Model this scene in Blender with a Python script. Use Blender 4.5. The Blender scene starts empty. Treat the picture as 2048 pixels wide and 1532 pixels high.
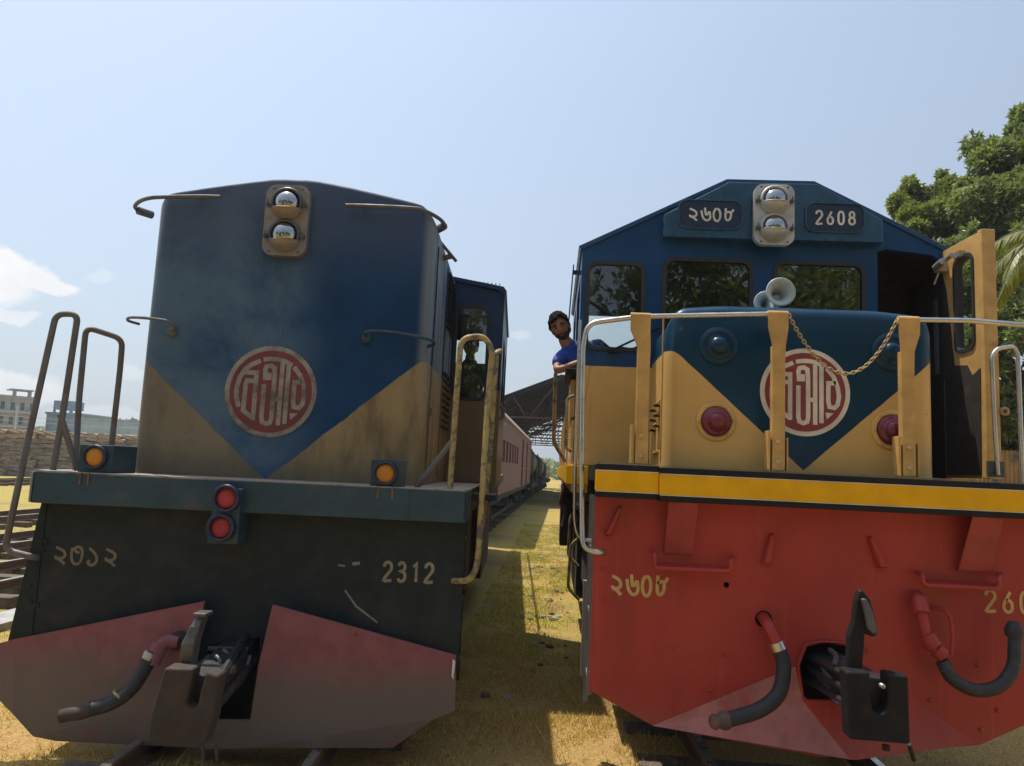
import bpy, bmesh, math, random
import numpy as np
from mathutils import Vector, Matrix, noise as mnoise
from mathutils.geometry import tessellate_polygon
random.seed(7); rng = np.random.default_rng(7)
scn = bpy.context.scene
PI = math.pi
# ------------------------------------------------------------------ camera
F, W, H, CAMZ = 1480.0, 2048.0, 1532.0, 1.85
YAW, PITCH, ROLL = -0.05975544, 0.11503125, 0.047
cf = Vector((math.sin(YAW)*math.cos(PITCH), math.cos(YAW)*math.cos(PITCH), math.sin(PITCH)))
cr0 = Vector((math.cos(YAW), -math.sin(YAW), 0)); cu0 = cr0.cross(cf)
CR = cr0*math.cos(ROLL) + cu0*math.sin(ROLL); CU = cu0*math.cos(ROLL) - cr0*math.sin(ROLL)
cam = bpy.data.cameras.new('camera'); camo = bpy.data.objects.new('camera', cam)
scn.collection.objects.link(camo); scn.camera = camo
cam.sensor_width = 36; cam.lens = 36*F/W; cam.clip_start = 0.05; cam.clip_end = 5000
M = Matrix((CR, CU, -cf)).transposed().to_4x4(); M.translation = (0, 0, CAMZ); camo.matrix_world = M
CPOS = Vector((0, 0, CAMZ))
def ray(px, py): return (cf*F + CR*(px-W/2) - CU*(py-H/2)).normalized()
def atY(px, py, Y): d = ray(px, py); return CPOS + d*(Y/d.y)
def atZ(px, py, Z): d = ray(px, py); return CPOS + d*((Z-CAMZ)/d.z)
# ------------------------------------------------------------------ light
SUNV = Vector((-0.287, 0.19, 1.0)).normalized()
world = bpy.data.worlds.new('World'); scn.world = world; world.use_nodes = True
sun = bpy.data.lights.new('sun', 'SUN'); suno = bpy.data.objects.new('sun', sun)
scn.collection.objects.link(suno); suno.rotation_euler = SUNV.to_track_quat('Z', 'Y').to_euler()
sun.energy = 5.0; sun.angle = math.radians(0.5); sun.color = (1.0, 0.93, 0.80)
scn.view_settings.view_transform = 'Standard'; scn.view_settings.look = 'None'
scn.view_settings.exposure = 0.0; scn.view_settings.gamma = 1
scn.render.engine = 'CYCLES'
def sky():
    nt = world.node_tree; N = nt.nodes; L = nt.links; N.clear()
    out = N.new('ShaderNodeOutputWorld'); bg = N.new('ShaderNodeBackground'); bg.inputs['Strength'].default_value = 0.115
    st = N.new('ShaderNodeTexSky'); st.sky_type = 'NISHITA'; st.sun_disc = False
    st.sun_elevation = math.asin(SUNV.z); st.sun_rotation = math.atan2(SUNV.x, SUNV.y)
    st.air_density = 1.25; st.dust_density = 2.5; st.ozone_density = 2.0; st.altitude = 0
    tc = N.new('ShaderNodeTexCoord')
    hz = N.new('ShaderNodeSeparateXYZ'); L.new(tc.outputs['Generated'], hz.inputs[0])
    # thin milky air: brighter, whiter towards the horizon
    mr = N.new('ShaderNodeMapRange'); mr.inputs[1].default_value = 0.0; mr.inputs[2].default_value = 0.6
    mr.inputs[3].default_value = 0.62; mr.inputs[4].default_value = 0.34; L.new(hz.outputs[2], mr.inputs[0])
    mx = N.new('ShaderNodeMix'); mx.data_type = 'RGBA'; L.new(mr.outputs[0], mx.inputs[0])
    L.new(st.outputs[0], mx.inputs[6]); mx.inputs[7].default_value = (5.6, 6.6, 7.9, 1)
    # brighter aureole on the sun's side of the sky
    dt = N.new('ShaderNodeVectorMath'); dt.operation = 'DOT_PRODUCT'; L.new(tc.outputs['Generated'], dt.inputs[0]); dt.inputs[1].default_value = SUNV
    ar = N.new('ShaderNodeMapRange'); L.new(dt.outputs['Value'], ar.inputs[0]); ar.inputs[1].default_value = .30; ar.inputs[2].default_value = .72; ar.inputs[3].default_value = 1.04; ar.inputs[4].default_value = 1.46
    vs = N.new('ShaderNodeVectorMath'); vs.operation = 'SCALE'; L.new(mx.outputs[2], vs.inputs[0]); L.new(ar.outputs[0], vs.inputs['Scale'])
    bl = N.new('ShaderNodeVectorMath'); bl.operation = 'MULTIPLY'; L.new(vs.outputs[0], bl.inputs[0]); bl.inputs[1].default_value = (.965, .955, .945)
    col = bl.outputs[0]
    no = N.new('ShaderNodeTexNoise'); no.inputs['Scale'].default_value = 15; no.inputs['Detail'].default_value = 7
    no.inputs['Roughness'].default_value = 0.62
    L.new(tc.outputs['Generated'], no.inputs['Vector'])
    sb = N.new('ShaderNodeVectorMath'); sb.operation = 'SUBTRACT'; L.new(no.outputs['Color'], sb.inputs[0]); sb.inputs[1].default_value = (.5, .5, .5)
    sc = N.new('ShaderNodeVectorMath'); sc.operation = 'SCALE'; L.new(sb.outputs[0], sc.inputs[0]); sc.inputs['Scale'].default_value = 0.048
    ad = N.new('ShaderNodeVectorMath'); ad.operation = 'ADD'; L.new(tc.outputs['Generated'], ad.inputs[0]); L.new(sc.outputs[0], ad.inputs[1])
    acc = None
    for (px, py, rx, rz, st_) in [(0, 528, .038, .022, 1), (45, 552, .040, .018, 1), (105, 572, .030, .011, .95), (-70, 560, .07, .030, 1), (22, 628, .030, .008, .6),
                                  (205, 556, .018, .010, .22), (20, 775, .06, .022, .6), (190, 830, .06, .012, .3), (1042, 672, .013, .008, .25), (260, 745, .02, .01, .3)]:
        c = ray(px, py)
        s1 = N.new('ShaderNodeVectorMath'); s1.operation = 'SUBTRACT'; L.new(ad.outputs[0], s1.inputs[0]); s1.inputs[1].default_value = c
        m1 = N.new('ShaderNodeVectorMath'); m1.operation = 'MULTIPLY'; L.new(s1.outputs[0], m1.inputs[0]); m1.inputs[1].default_value = (1/rx, 1/rx, 1/rz)
        l1 = N.new('ShaderNodeVectorMath'); l1.operation = 'LENGTH'; L.new(m1.outputs[0], l1.inputs[0])
        r1 = N.new('ShaderNodeMapRange'); r1.interpolation_type = 'SMOOTHSTEP'; L.new(l1.outputs['Value'], r1.inputs[0])
        r1.inputs[1].default_value = 1.05; r1.inputs[2].default_value = 0.68; r1.inputs[3].default_value = 0; r1.inputs[4].default_value = st_
        if acc is None: acc = r1.outputs[0]
        else:
            mm = N.new('ShaderNodeMath'); mm.operation = 'MAXIMUM'; L.new(acc, mm.inputs[0]); L.new(r1.outputs[0], mm.inputs[1]); acc = mm.outputs[0]
    cr = N.new('ShaderNodeMix'); cr.data_type = 'RGBA'; L.new(no.outputs['Fac'], cr.inputs[0])
    cr.inputs[6].default_value = (6.3, 6.6, 7.2, 1); cr.inputs[7].default_value = (10.5, 10.3, 10.0, 1)
    m2 = N.new('ShaderNodeMix'); m2.data_type = 'RGBA'; L.new(acc, m2.inputs[0]); L.new(col, m2.inputs[6]); L.new(cr.outputs[2], m2.inputs[7])
    L.new(m2.outputs[2], bg.inputs[0]); L.new(bg.outputs[0], out.inputs[0])
sky()
# ------------------------------------------------------------------ materials
MATS = {}
class NT:
    def __init__(s, name):
        s.m = bpy.data.materials.new(name); s.m.use_nodes = True; s.nt = s.m.node_tree; s.N = s.nt.nodes; s.L = s.nt.links
        s.b = s.N['Principled BSDF']; s.tc = s.N.new('ShaderNodeTexCoord'); s.co = s.tc.outputs['Object']
    def set(s, k, v): s.b.inputs[k].default_value = v
    def noise(s, scale, detail=5, rough=.55, vec=None, stretch=None, dist=0):
        n = s.N.new('ShaderNodeTexNoise'); n.inputs['Scale'].default_value = scale; n.inputs['Detail'].default_value = detail
        n.inputs['Roughness'].default_value = rough; n.inputs['Distortion'].default_value = dist
        v = vec or s.co
        if stretch:
            mp = s.N.new('ShaderNodeMapping'); mp.inputs['Scale'].default_value = stretch; s.L.new(v, mp.inputs[0]); v = mp.outputs[0]
        s.L.new(v, n.inputs['Vector']); return n.outputs['Fac']
    def ramp(s, fac, a, b, lo=0., hi=1.):
        r = s.N.new('ShaderNodeMapRange'); r.interpolation_type = 'SMOOTHSTEP'; s.L.new(fac, r.inputs[0])
        r.inputs[1].default_value = a; r.inputs[2].default_value = b; r.inputs[3].default_value = lo; r.inputs[4].default_value = hi; return r.outputs[0]
    def math(s, op, a, b=None, c=None):
        n = s.N.new('ShaderNodeMath'); n.operation = op
        for i, v in enumerate((a, b, c)):
            if v is None: continue
            if isinstance(v, (int, float)): n.inputs[i].default_value = v
            else: s.L.new(v, n.inputs[i])
        return n.outputs[0]
    def mix(s, fac, a, b, mode='MIX'):
        n = s.N.new('ShaderNodeMix'); n.data_type = 'RGBA'; n.blend_type = mode
        for k, v in ((0, fac), (6, a), (7, b)):
            if isinstance(v, (int, float)): n.inputs[k].default_value = v
            elif isinstance(v, tuple): n.inputs[k].default_value = (*v, 1)
            else: s.L.new(v, n.inputs[k])
        return n.outputs[2]
    def xyz(s):
        n = s.N.new('ShaderNodeSeparateXYZ'); s.L.new(s.co, n.inputs[0]); return n.outputs
    def color(s, c): s.L.new(c, s.b.inputs['Base Color'])
    def link(s, k, o): s.L.new(o, s.b.inputs[k])
    def bump(s, h, strength=.3, dist=.01):
        n = s.N.new('ShaderNodeBump'); n.inputs['Strength'].default_value = strength; n.inputs['Distance'].default_value = dist
        s.L.new(h, n.inputs['Height']); s.L.new(n.outputs[0], s.b.inputs['Normal'])
def plain(name, col, rough=.5, metal=0., var=.18, scale=6, bump=.15, bs=40, spec=.5, dirt=None, dth=(.5, .75), dscale=5, stretch=None):
    t = NT(name); n = t.noise(scale, 6, .6)
    c = t.mix(t.ramp(n, .3, .7), tuple(x*(1-var) for x in col), tuple(min(1, x*(1+var)) for x in col))
    if dirt: c = t.mix(t.ramp(t.noise(dscale, 9, .68, stretch=stretch), *dth), c, dirt)
    t.color(c); t.set('Roughness', rough); t.set('Metallic', metal); t.set('Specular IOR Level', spec)
    t.link('Roughness', t.ramp(t.noise(scale*2.3, 4), .3, .7, max(0, rough-.08), min(1, rough+.1)))
    if bump: t.bump(t.noise(bs, 5), bump, .004)
    MATS[name] = t.m; return t.m
def red_mat():
    t = NT('red_paint'); n = t.ramp(t.noise(1.3, 6), .3, .7); c = t.mix(n, (.33, .034, .026), (.42, .044, .032))
    c = t.mix(t.math('MULTIPLY', t.ramp(t.noise(1.0, 5, .6, stretch=(2.4, 2.4, .5)), .45, .7), .6), c, (.24, .030, .026))
    c = t.mix(t.math('MULTIPLY', t.ramp(t.noise(1.0, 5, .6, stretch=(18, 18, .8)), .58, .72), .45), c, (.50, .085, .065))
    c = t.mix(t.ramp(t.noise(55, 5, .7), .70, .73), c, (.12, .03, .025)); c = t.mix(t.math('MULTIPLY', t.ramp(t.noise(6, 9, .75), .64, .70), .5), c, (.17, .05, .035))
    low = t.ramp(t.math('ADD', t.xyz()[2], t.math('MULTIPLY', t.noise(4, 6), .25)), .75, .42); c = t.mix(t.math('MULTIPLY', low, .35), c, (.30, .11, .075))
    t.color(c); t.link('Roughness', t.ramp(t.noise(5, 6), .3, .7, .34, .58)); t.set('Specular IOR Level', .35)
    t.bump(t.math('ADD', t.noise(1.1, 3), t.math('MULTIPLY', t.noise(26, 5), .05)), .55, .02); MATS['red_paint'] = t.m
NAVY = (0.006, 0.048, 0.140); TEAL = (0.002, 0.034, 0.074); TAN = (0.62, 0.385, 0.125)
def livery(name, tip, z0, slope, zside, navy, tan, rough, dirty=0., rot=0.0):
    """blue above a V line, tan below; object space of the locomotive"""
    t = NT(name); X = t.xyz()
    wob = t.math('MULTIPLY', t.math('SUBTRACT', t.noise(9, 3), .5), .012 if dirty == 0 else .035)
    ax = t.math('ABSOLUTE', t.math('SUBTRACT', X[0], tip))
    v = t.math('MULTIPLY_ADD', ax, slope, z0)
    v = t.math('ADD', t.math('SMOOTH_MIN', v, zside, .05), wob)
    fac = t.ramp(t.math('SUBTRACT', X[2], v), -.002, .002)
    n = t.ramp(t.noise(2.2, 6), .3, .7)
    nv = t.mix(n, tuple(c*.85 for c in navy), tuple(c*1.15 for c in navy))
    tn = t.mix(n, tuple(c*.9 for c in tan), tuple(c*1.06 for c in tan))
    if dirty:
        d1 = t.ramp(t.noise(1.5, 9, .66, dist=.3), .26, .60)
        left = t.ramp(X[0], .40, -.10)                       # lens-flare veil and sooty blotches painted over this half of the nose
        top = t.ramp(X[2], 2.9, 3.7)  # paler top carries the lens veil in its colour
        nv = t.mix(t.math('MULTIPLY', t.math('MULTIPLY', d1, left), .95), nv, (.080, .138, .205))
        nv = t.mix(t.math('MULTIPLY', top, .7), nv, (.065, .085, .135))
        st = t.ramp(t.noise(1.6, 7, .7, stretch=(2.2, 2.2, .7)), .42, .66)
        tn = t.mix(t.math('MULTIPLY', st, .75), tn, (.10, .075, .045))
        sp = t.ramp(t.noise(4.5, 9, .7), .55, .7)
        tn = t.mix(t.math('MULTIPLY', sp, .6), tn, (.13, .11, .08)); tn = t.mix(t.math('MULTIPLY', left, .55), tn, (.145, .14, .12))
        edge = t.math('MULTIPLY', t.ramp(t.math('ABSOLUTE', X[0]), .90, .965), t.ramp(t.noise(1.5, 6, .6, stretch=(4, 4, .5)), .36, .56))  # pale worn corners, with the sky's reflection painted in
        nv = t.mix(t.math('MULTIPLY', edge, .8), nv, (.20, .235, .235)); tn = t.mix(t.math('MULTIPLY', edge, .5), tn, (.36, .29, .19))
        low = t.ramp(X[2], 1.95, 1.7)
        tn = t.mix(t.math('MULTIPLY', low, .55), tn, (.11, .095, .07))
        nv = t.mix(t.math('MULTIPLY', t.ramp(t.noise(5, 8, .72, stretch=(5, 5, .5)), .6, .78), .5), nv, (.06, .08, .10))
    else:
        tn = t.mix(t.ramp(t.noise(14, 8, .7, stretch=(1, 1, .5)), .66, .74), tn, (.28, .17, .07))
        nv = t.mix(t.ramp(t.noise(3, 8, .7), .62, .8), nv, tuple(c*1.5+.006 for c in navy))
    c = t.mix(fac, tn, nv)
    dr = t.math('MULTIPLY', t.ramp(t.noise(1.0, 4, .5, stretch=(26, 26, .9)), .60, .72), t.ramp(t.noise(1.3, 5), .45, .62))
    c = t.mix(t.math('MULTIPLY', dr, .5 if dirty else .22), c, (.055, .045, .035))           # run-off streaks
    ch = t.math('MULTIPLY', t.ramp(t.noise(30, 6, .75), .66, .69), t.ramp(t.noise(2.1, 4), .5, .65)); c = t.mix(t.math('MULTIPLY', ch, .8 if dirty else .5), c, (.16, .12, .09))
    sm = t.ramp(t.noise(45, 3, .5), .735, .76); c = t.mix(sm, c, (.10, .07, .045))
    t.color(c); t.link('Roughness', t.ramp(t.noise(7, 5), .25, .75, rough, rough+.18)); t.bump(t.noise(2.6, 4), .25, .01)
    t.set('Specular IOR Level', .2)
    if not dirty: t.set('Coat Weight', .2); t.set('Coat Roughness', .08)
    MATS[name] = t.m
livery('livery_clean', .02, 1.925, .90, 2.665, TEAL, TAN, .28)
livery('livery_cab_clean', 0, 5.0, 0, 2.64, NAVY, TAN, .30)
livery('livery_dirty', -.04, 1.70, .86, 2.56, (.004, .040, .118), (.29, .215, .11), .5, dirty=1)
livery('livery_cab_dirty', 0, 5.0, 0, 2.56, (.014, .04, .085), (.16, .125, .075), .55, dirty=0)
red_mat()
plain('red_paint_pale', (.38, .14, .13), .6, dirt=(.36, .055, .05), dth=(.5, .65), dscale=2.2)
plain('red_deep', (.27, .025, .028), .45)
plain('band_yellow', (.74, .39, .002), .4, spec=.25, var=.07, dirt=(.40, .19, .03), dth=(.64, .8), dscale=5, stretch=(3, 3, .8))
plain('tan_paint', (.58, .35, .10), .4, dirt=(.3, .18, .07), dth=(.6, .72), dscale=9)
plain('tan_bright', (.50, .30, .095), .4, dirt=(.35, .2, .08), dth=(.6, .75), dscale=9)
plain('black_paint', (.013, .013, .014), .6, spec=.2, dirt=(.04, .035, .03), dth=(.58, .75), dscale=8)
plain('black_dark', (.012, .012, .013), .65)
plain('under_black', (.022, .02, .019), .8, dirt=(.07, .05, .035), dth=(.5, .7), dscale=4)
plain('rubber', (.028, .029, .03), .62, bump=.3, bs=60, dirt=(.09, .08, .07), dth=(.6, .75), dscale=8)
plain('plate_dark', (.015, .022, .025), .6, dirt=(.03, .031, .03), dth=(.5, .72), dscale=3, spec=.25)
plain('beam_blue', (.014, .046, .070), .5, dirt=(.055, .07, .08), dth=(.5, .75), dscale=4)
plain('beam_pale', (.19, .18, .17), .6)
plain('plow_pink', (.23, .085, .09), .6, spec=.3, dirt=(.135, .125, .115), dth=(.34, .58), dscale=1.6, var=.12)
def plough_mat():
    t = NT('plow_pink'); X = t.xyz(); n = t.noise(1.6, 7, .6, dist=.4)
    c = t.mix(t.ramp(t.noise(9, 5), .3, .7), (.20, .072, .082), (.25, .095, .105))
    dust = t.math('ADD', t.ramp(X[2], .86, .30), t.math('MULTIPLY_ADD', n, 1.1, -.62))
    c = t.mix(t.math('MULTIPLY', t.ramp(dust, .0, .85), .92), c, (.14, .122, .108))          # road dust settled towards the bottom
    c = t.mix(t.math('MULTIPLY', t.ramp(t.noise(3.3, 8, .7), .60, .70), .6), c, (.26, .055, .06))
    c = t.mix(t.ramp(t.noise(38, 4), .70, .74), c, (.07, .05, .045))
    t.color(c); t.set('Roughness', .65); t.set('Specular IOR Level', .25); t.bump(t.noise(30, 5), .15, .004); MATS['plow_pink'] = t.m
plough_mat()
plain('deck_top', (.32, .28, .23), .85, dirt=(.14, .12, .1), dth=(.5, .7), dscale=6)
plain('rusty', (.17, .085, .05), .75, dirt=(.07, .055, .045), dth=(.45, .65), dscale=9)
plain('rust_brown', (.050, .034, .026), .8, dirt=(.045, .04, .035), dth=(.45, .65), dscale=7)
plain('steel_dark', (.10, .10, .10), .5, metal=.4, dirt=(.045, .04, .035), dth=(.5, .68), dscale=7)
plain('steel_worn', (.42, .41, .39), .42, metal=.75, dirt=(.16, .13, .1), dth=(.55, .7), dscale=8)
plain('chrome', (.55, .53, .50), .30, metal=.95, bump=0, var=.1, dirt=(.30, .26, .2), dth=(.66, .8), dscale=5)
plain('rail_grey', (.115, .115, .12), .55, dirt=(.12, .075, .04), dth=(.48, .66), dscale=8)
plain('rail_dark', (.085, .09, .10), .55, dirt=(.10, .07, .05), dth=(.5, .66), dscale=8)
plain('rail_yellow', (.33, .26, .10), .55, dirt=(.10, .09, .07), dth=(.46, .6), dscale=13)
plain('hl_silver', (.42, .425, .42), .45, metal=.3, dirt=(.28, .23, .17), dth=(.55, .78), dscale=7)
plain('hl_silver_old', (.235, .225, .21), .5, metal=.3, dirt=(.24, .17, .10), dth=(.45, .66), dscale=9)
plain('hl_ring', (.10, .10, .11), .4, metal=.6)
plain('amber', (.50, .21, .035), .45, spec=.2, bump=.3, bs=90)
plain('red_lens', (.34, .045, .05), .5, spec=.2, bump=.3, bs=90)
plain('wine_lens', (.16, .02, .035), .22, bump=0)
plain('white_paint', (.60, .56, .47), .45, dirt=(.4, .33, .25), dth=(.62, .75), dscale=12)
plain('white_paint_old', (.27, .25, .215), .6, dirt=(.085, .075, .07), dth=(.42, .66), dscale=5)
plain('emblem_red', (.22, .03, .036), .45)
plain('emblem_red_old', (.15, .025, .037), .55, dirt=(.075, .035, .05), dth=(.48, .72), dscale=3.5)
plain('digit_white', (.62, .60, .54), .5); plain('digit_tan', (.50, .34, .12), .5)
plain('digit_old', (.17, .14, .10), .6, dirt=(.06, .055, .05), dth=(.52, .66), dscale=12)
plain('digit_old2', (.24, .22, .14), .6, dirt=(.07, .07, .06), dth=(.55, .68), dscale=14)
plain('horn_paint', (.40, .48, .48), .38)
plain('navy_plain', NAVY, .35); plain('navy_board', (.008, .020, .055), .35); plain('navy_head', (.014, .062, .125), .3)
plain('interior', (.030, .028, .026), .8); plain('interior_seat', (.02, .03, .06), .7)
plain('door_grime', (.028, .024, .021), .6, dirt=(.11, .075, .035), dth=(.6, .74), dscale=5)
plain('chain_mat', (.40, .29, .13), .5, metal=.3)
plain('bolt_mat', (.48, .33, .15), .5); plain('gasket', (.02, .02, .022), .6)
plain('rail_side', (.13, .075, .045), .8); plain('rail_top', (.55, .54, .52), .3, metal=.9)
plain('sleeper_wood', (.13, .10, .075), .9, dirt=(.06, .05, .04), dth=(.45, .65), dscale=9)
plain('pile_wood', (.31, .26, .215), .9, var=.3, scale=2.0, dirt=(.15, .125, .105), dth=(.42, .62), dscale=3)
plain('pile_wood2', (.42, .33, .24), .9, var=.25, scale=2.0, dirt=(.20, .15, .11), dth=(.45, .65), dscale=3)
plain('coach_red', (.165, .085, .082), .6, spec=.25, dirt=(.15, .10, .095), dth=(.5, .7), dscale=2)
plain('coach_dark', (.16, .018, .022), .5); plain('coach_roof', (.50, .47, .42), .6); plain('void', (.01, .01, .011), .6)
plain('engine_black', (.02, .021, .024), .45)
plain('shed_dark', (.012, .013, .019), .9, spec=.1, dirt=(.022, .016, .016), dth=(.5, .7), dscale=2); plain('truss_red', (.05, .028, .033), .7)
plain('concrete', (.34, .335, .32), .85, dirt=(.22, .215, .205), dth=(.45, .7), dscale=.8)
plain('concrete2', (.45, .46, .46), .85); plain('bluewall', (.20, .29, .38), .8, scale=.5); plain('bluewall2', (.27, .34, .42), .8, scale=.5)
plain('win_dark', (.05, .06, .07), .3); plain('bark', (.10, .075, .05), .9, bump=.6, bs=20)
plain('skin', (.38, .20, .125), .55, var=.16, scale=30, bump=.25, bs=120); plain('hair', (.010, .009, .009), .95, spec=.1, bump=1.0, bs=140)
plain('beard', (.075, .042, .030), .8); plain('lips', (.22, .08, .06), .5); plain('eye_white', (.22, .19, .17), .4)
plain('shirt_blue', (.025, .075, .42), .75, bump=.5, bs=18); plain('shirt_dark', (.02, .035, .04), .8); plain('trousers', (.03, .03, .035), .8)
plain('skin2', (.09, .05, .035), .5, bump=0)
def glass(name, tint=(.55, .6, .6), boost=.06):
    t = NT(name); N = t.N; L = t.L
    tr = N.new('ShaderNodeBsdfTransparent'); tr.inputs[0].default_value = (*tint, 1)
    gl = N.new('ShaderNodeBsdfGlossy'); gl.inputs['Roughness'].default_value = .012; gl.inputs[0].default_value = (.9, .93, .95, 1)
    fr = N.new('ShaderNodeFresnel'); fr.inputs[0].default_value = 1.55
    f = t.math('ADD', fr.outputs[0], boost); mx = N.new('ShaderNodeMixShader'); L.new(f, mx.inputs[0]); L.new(tr.outputs[0], mx.inputs[1]); L.new(gl.outputs[0], mx.inputs[2])
    bp = N.new('ShaderNodeBump'); bp.inputs['Strength'].default_value = .02; L.new(t.noise(1.5, 2), bp.inputs['Height']); L.new(bp.outputs[0], gl.inputs['Normal'])
    L.new(mx.outputs[0], N['Material Output'].inputs[0]); MATS[name] = t.m
glass('pane', (.26, .28, .28), .09); glass('pane_clear', (.74, .80, .78), .05)
def lens_mat():
    t = NT('lens'); t.set('Base Color', (.38, .385, .38, 1)); t.set('Metallic', 1.0); t.set('Roughness', .14)
    t.bump(t.noise(18, 2), .12, .01); MATS['lens'] = t.m
lens_mat()
def corrug_mat():
    t = NT('rusty_sheet'); n = t.noise(1.3, 6, .65, stretch=(2.2, 2.2, .8))
    c = t.mix(t.ramp(n, .35, .6), (.30, .12, .06), (.42, .27, .12)); c = t.mix(t.ramp(t.noise(2.7, 6), .55, .66), c, (.10, .12, .13))
    t.color(c); t.set('Roughness', .8); MATS['rusty_sheet'] = t.m
corrug_mat()
def hose_mat():
    t = NT('hose_rubber'); w = t.noise(60, 3); t.set('Base Color', (.026, .028, .032, 1)); t.set('Roughness', .6)
    t.color(t.mix(t.ramp(t.noise(7, 7, .7), .5, .75), (.024, .026, .03), (.075, .07, .06))); t.bump(w, .4, .003); MATS['hose_rubber'] = t.m
hose_mat()
def ground_mat():
    t = NT('ground'); big = t.noise(.45, 5, .6); mid = t.noise(2.6, 7, .66); fine = t.noise(48, 6, .7); f2 = t.noise(160, 4, .7)
    dry = t.mix(t.ramp(fine, .3, .7), (.31, .185, .07), (.60, .39, .165))
    grn = t.mix(t.ramp(fine, .3, .7), (.19, .175, .04), (.55, .46, .13))
    dirt = t.mix(fine, (.17, .12, .075), (.36, .26, .16))
    X = t.xyz(); far = t.ramp(X[1], 5.5, 8.5)
    g = t.math('MULTIPLY', t.ramp(mid, .38, .58), t.math('MULTIPLY_ADD', far, .75, .25))
    g = t.math('MAXIMUM', g, t.math('MULTIPLY', t.ramp(X[0], -4.5, -6), t.ramp(t.noise(1.1, 5), .38, .58)))
    c = t.mix(g, dry, grn); c = t.mix(t.math('MULTIPLY', t.ramp(big, .52, .66), .8), c, dirt); c = t.mix(t.math('MULTIPLY', t.ramp(t.noise(5.5, 7, .7), .60, .70), .7), c, (.13, .095, .06))
    c = t.mix(t.ramp(f2, .3, .62, .75, 1.0), (0, 0, 0), c)
    t.color(c); t.set('Roughness', .95); t.set('Specular IOR Level', .1)
    t.bump(t.math('ADD', fine, t.math('MULTIPLY', f2, .6)), .6, .02); MATS['ground'] = t.m
ground_mat()
def attr_mat(name, rough=.6, trans=0., back=None):
    t = NT(name); a = t.N.new('ShaderNodeAttribute'); a.attribute_name = 'Col'
    t.color(a.outputs['Color']); t.set('Roughness', rough); t.set('Specular IOR Level', .35)
    if trans:
        tl = t.N.new('ShaderNodeBsdfTranslucent'); h = t.N.new('ShaderNodeMix'); h.data_type = 'RGBA'; h.blend_type = 'MULTIPLY'; h.inputs[0].default_value = 1
        t.L.new(a.outputs['Color'], h.inputs[6]); h.inputs[7].default_value = (1.5, 1.6, .6, 1); t.L.new(h.outputs[2], tl.inputs[0])
        ms = t.N.new('ShaderNodeMixShader'); ms.inputs[0].default_value = trans
        t.L.new(t.b.outputs[0], ms.inputs[1]); t.L.new(tl.outputs[0], ms.inputs[2]); t.L.new(ms.outputs[0], t.N['Material Output'].inputs[0])
    MATS[name] = t.m
attr_mat('leaves', .42, .28); attr_mat('grass_blades', .8, .2); attr_mat('palm_leaf', .45, .25)
# ------------------------------------------------------------------ mesh helpers
COL = scn.collection
def tag(o, label=None, cat=None, group=None, kind=None):
    for k, v in (('label', label), ('category', cat), ('group', group), ('kind', kind)):
        if v: o[k] = v
    return o
def empty(name, loc=(0, 0, 0), rz=0.):
    o = bpy.data.objects.new(name, None); COL.objects.link(o); o.location = loc; o.rotation_euler = (0, 0, rz); o.empty_display_size = .2; return o
def fillet(pts, r, n=6):
    pts = [Vector(p) for p in pts]; out = [pts[0]]
    for a, b, c in zip(pts, pts[1:], pts[2:]):
        d1 = (a-b); d2 = (c-b); l1, l2 = d1.length, d2.length; rr = min(r, l1*.48, l2*.48)
        p = b+d1/l1*rr; q = b+d2/l2*rr
        for i in range(n+1):
            t = i/n; out.append(p*(1-t)**2 + b*2*t*(1-t) + q*t*t)
    out.append(pts[-1]); return out
def smooth_path(pts, n=8):
    P = [Vector(p) for p in pts]; P = [P[0]*2-P[1]] + P + [P[-1]*2-P[-2]]; out = []
    for i in range(1, len(P)-2):
        a, b, c, d = P[i-1:i+3]
        for k in range(n):
            t = k/n; out.append(.5*((2*b)+(c-a)*t+(2*a-5*b+4*c-d)*t*t+(3*b-a-3*c+d)*t**3))
    out.append(P[-2]); return out
def rrect(x0, x1, z0, z1, r, n=6):
    o = []
    for cx, cz, a0 in ((x1-r, z1-r, 0), (x0+r, z1-r, 90), (x0+r, z0+r, 180), (x1-r, z0+r, 270)):
        for i in range(n+1):
            a = math.radians(a0+90*i/n); o.append((cx+r*math.cos(a), cz+r*math.sin(a)))
    return o
def circ(cx, cz, r, n=32): return [(cx+r*math.cos(2*PI*i/n), cz+r*math.sin(2*PI*i/n)) for i in range(n)]
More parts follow.
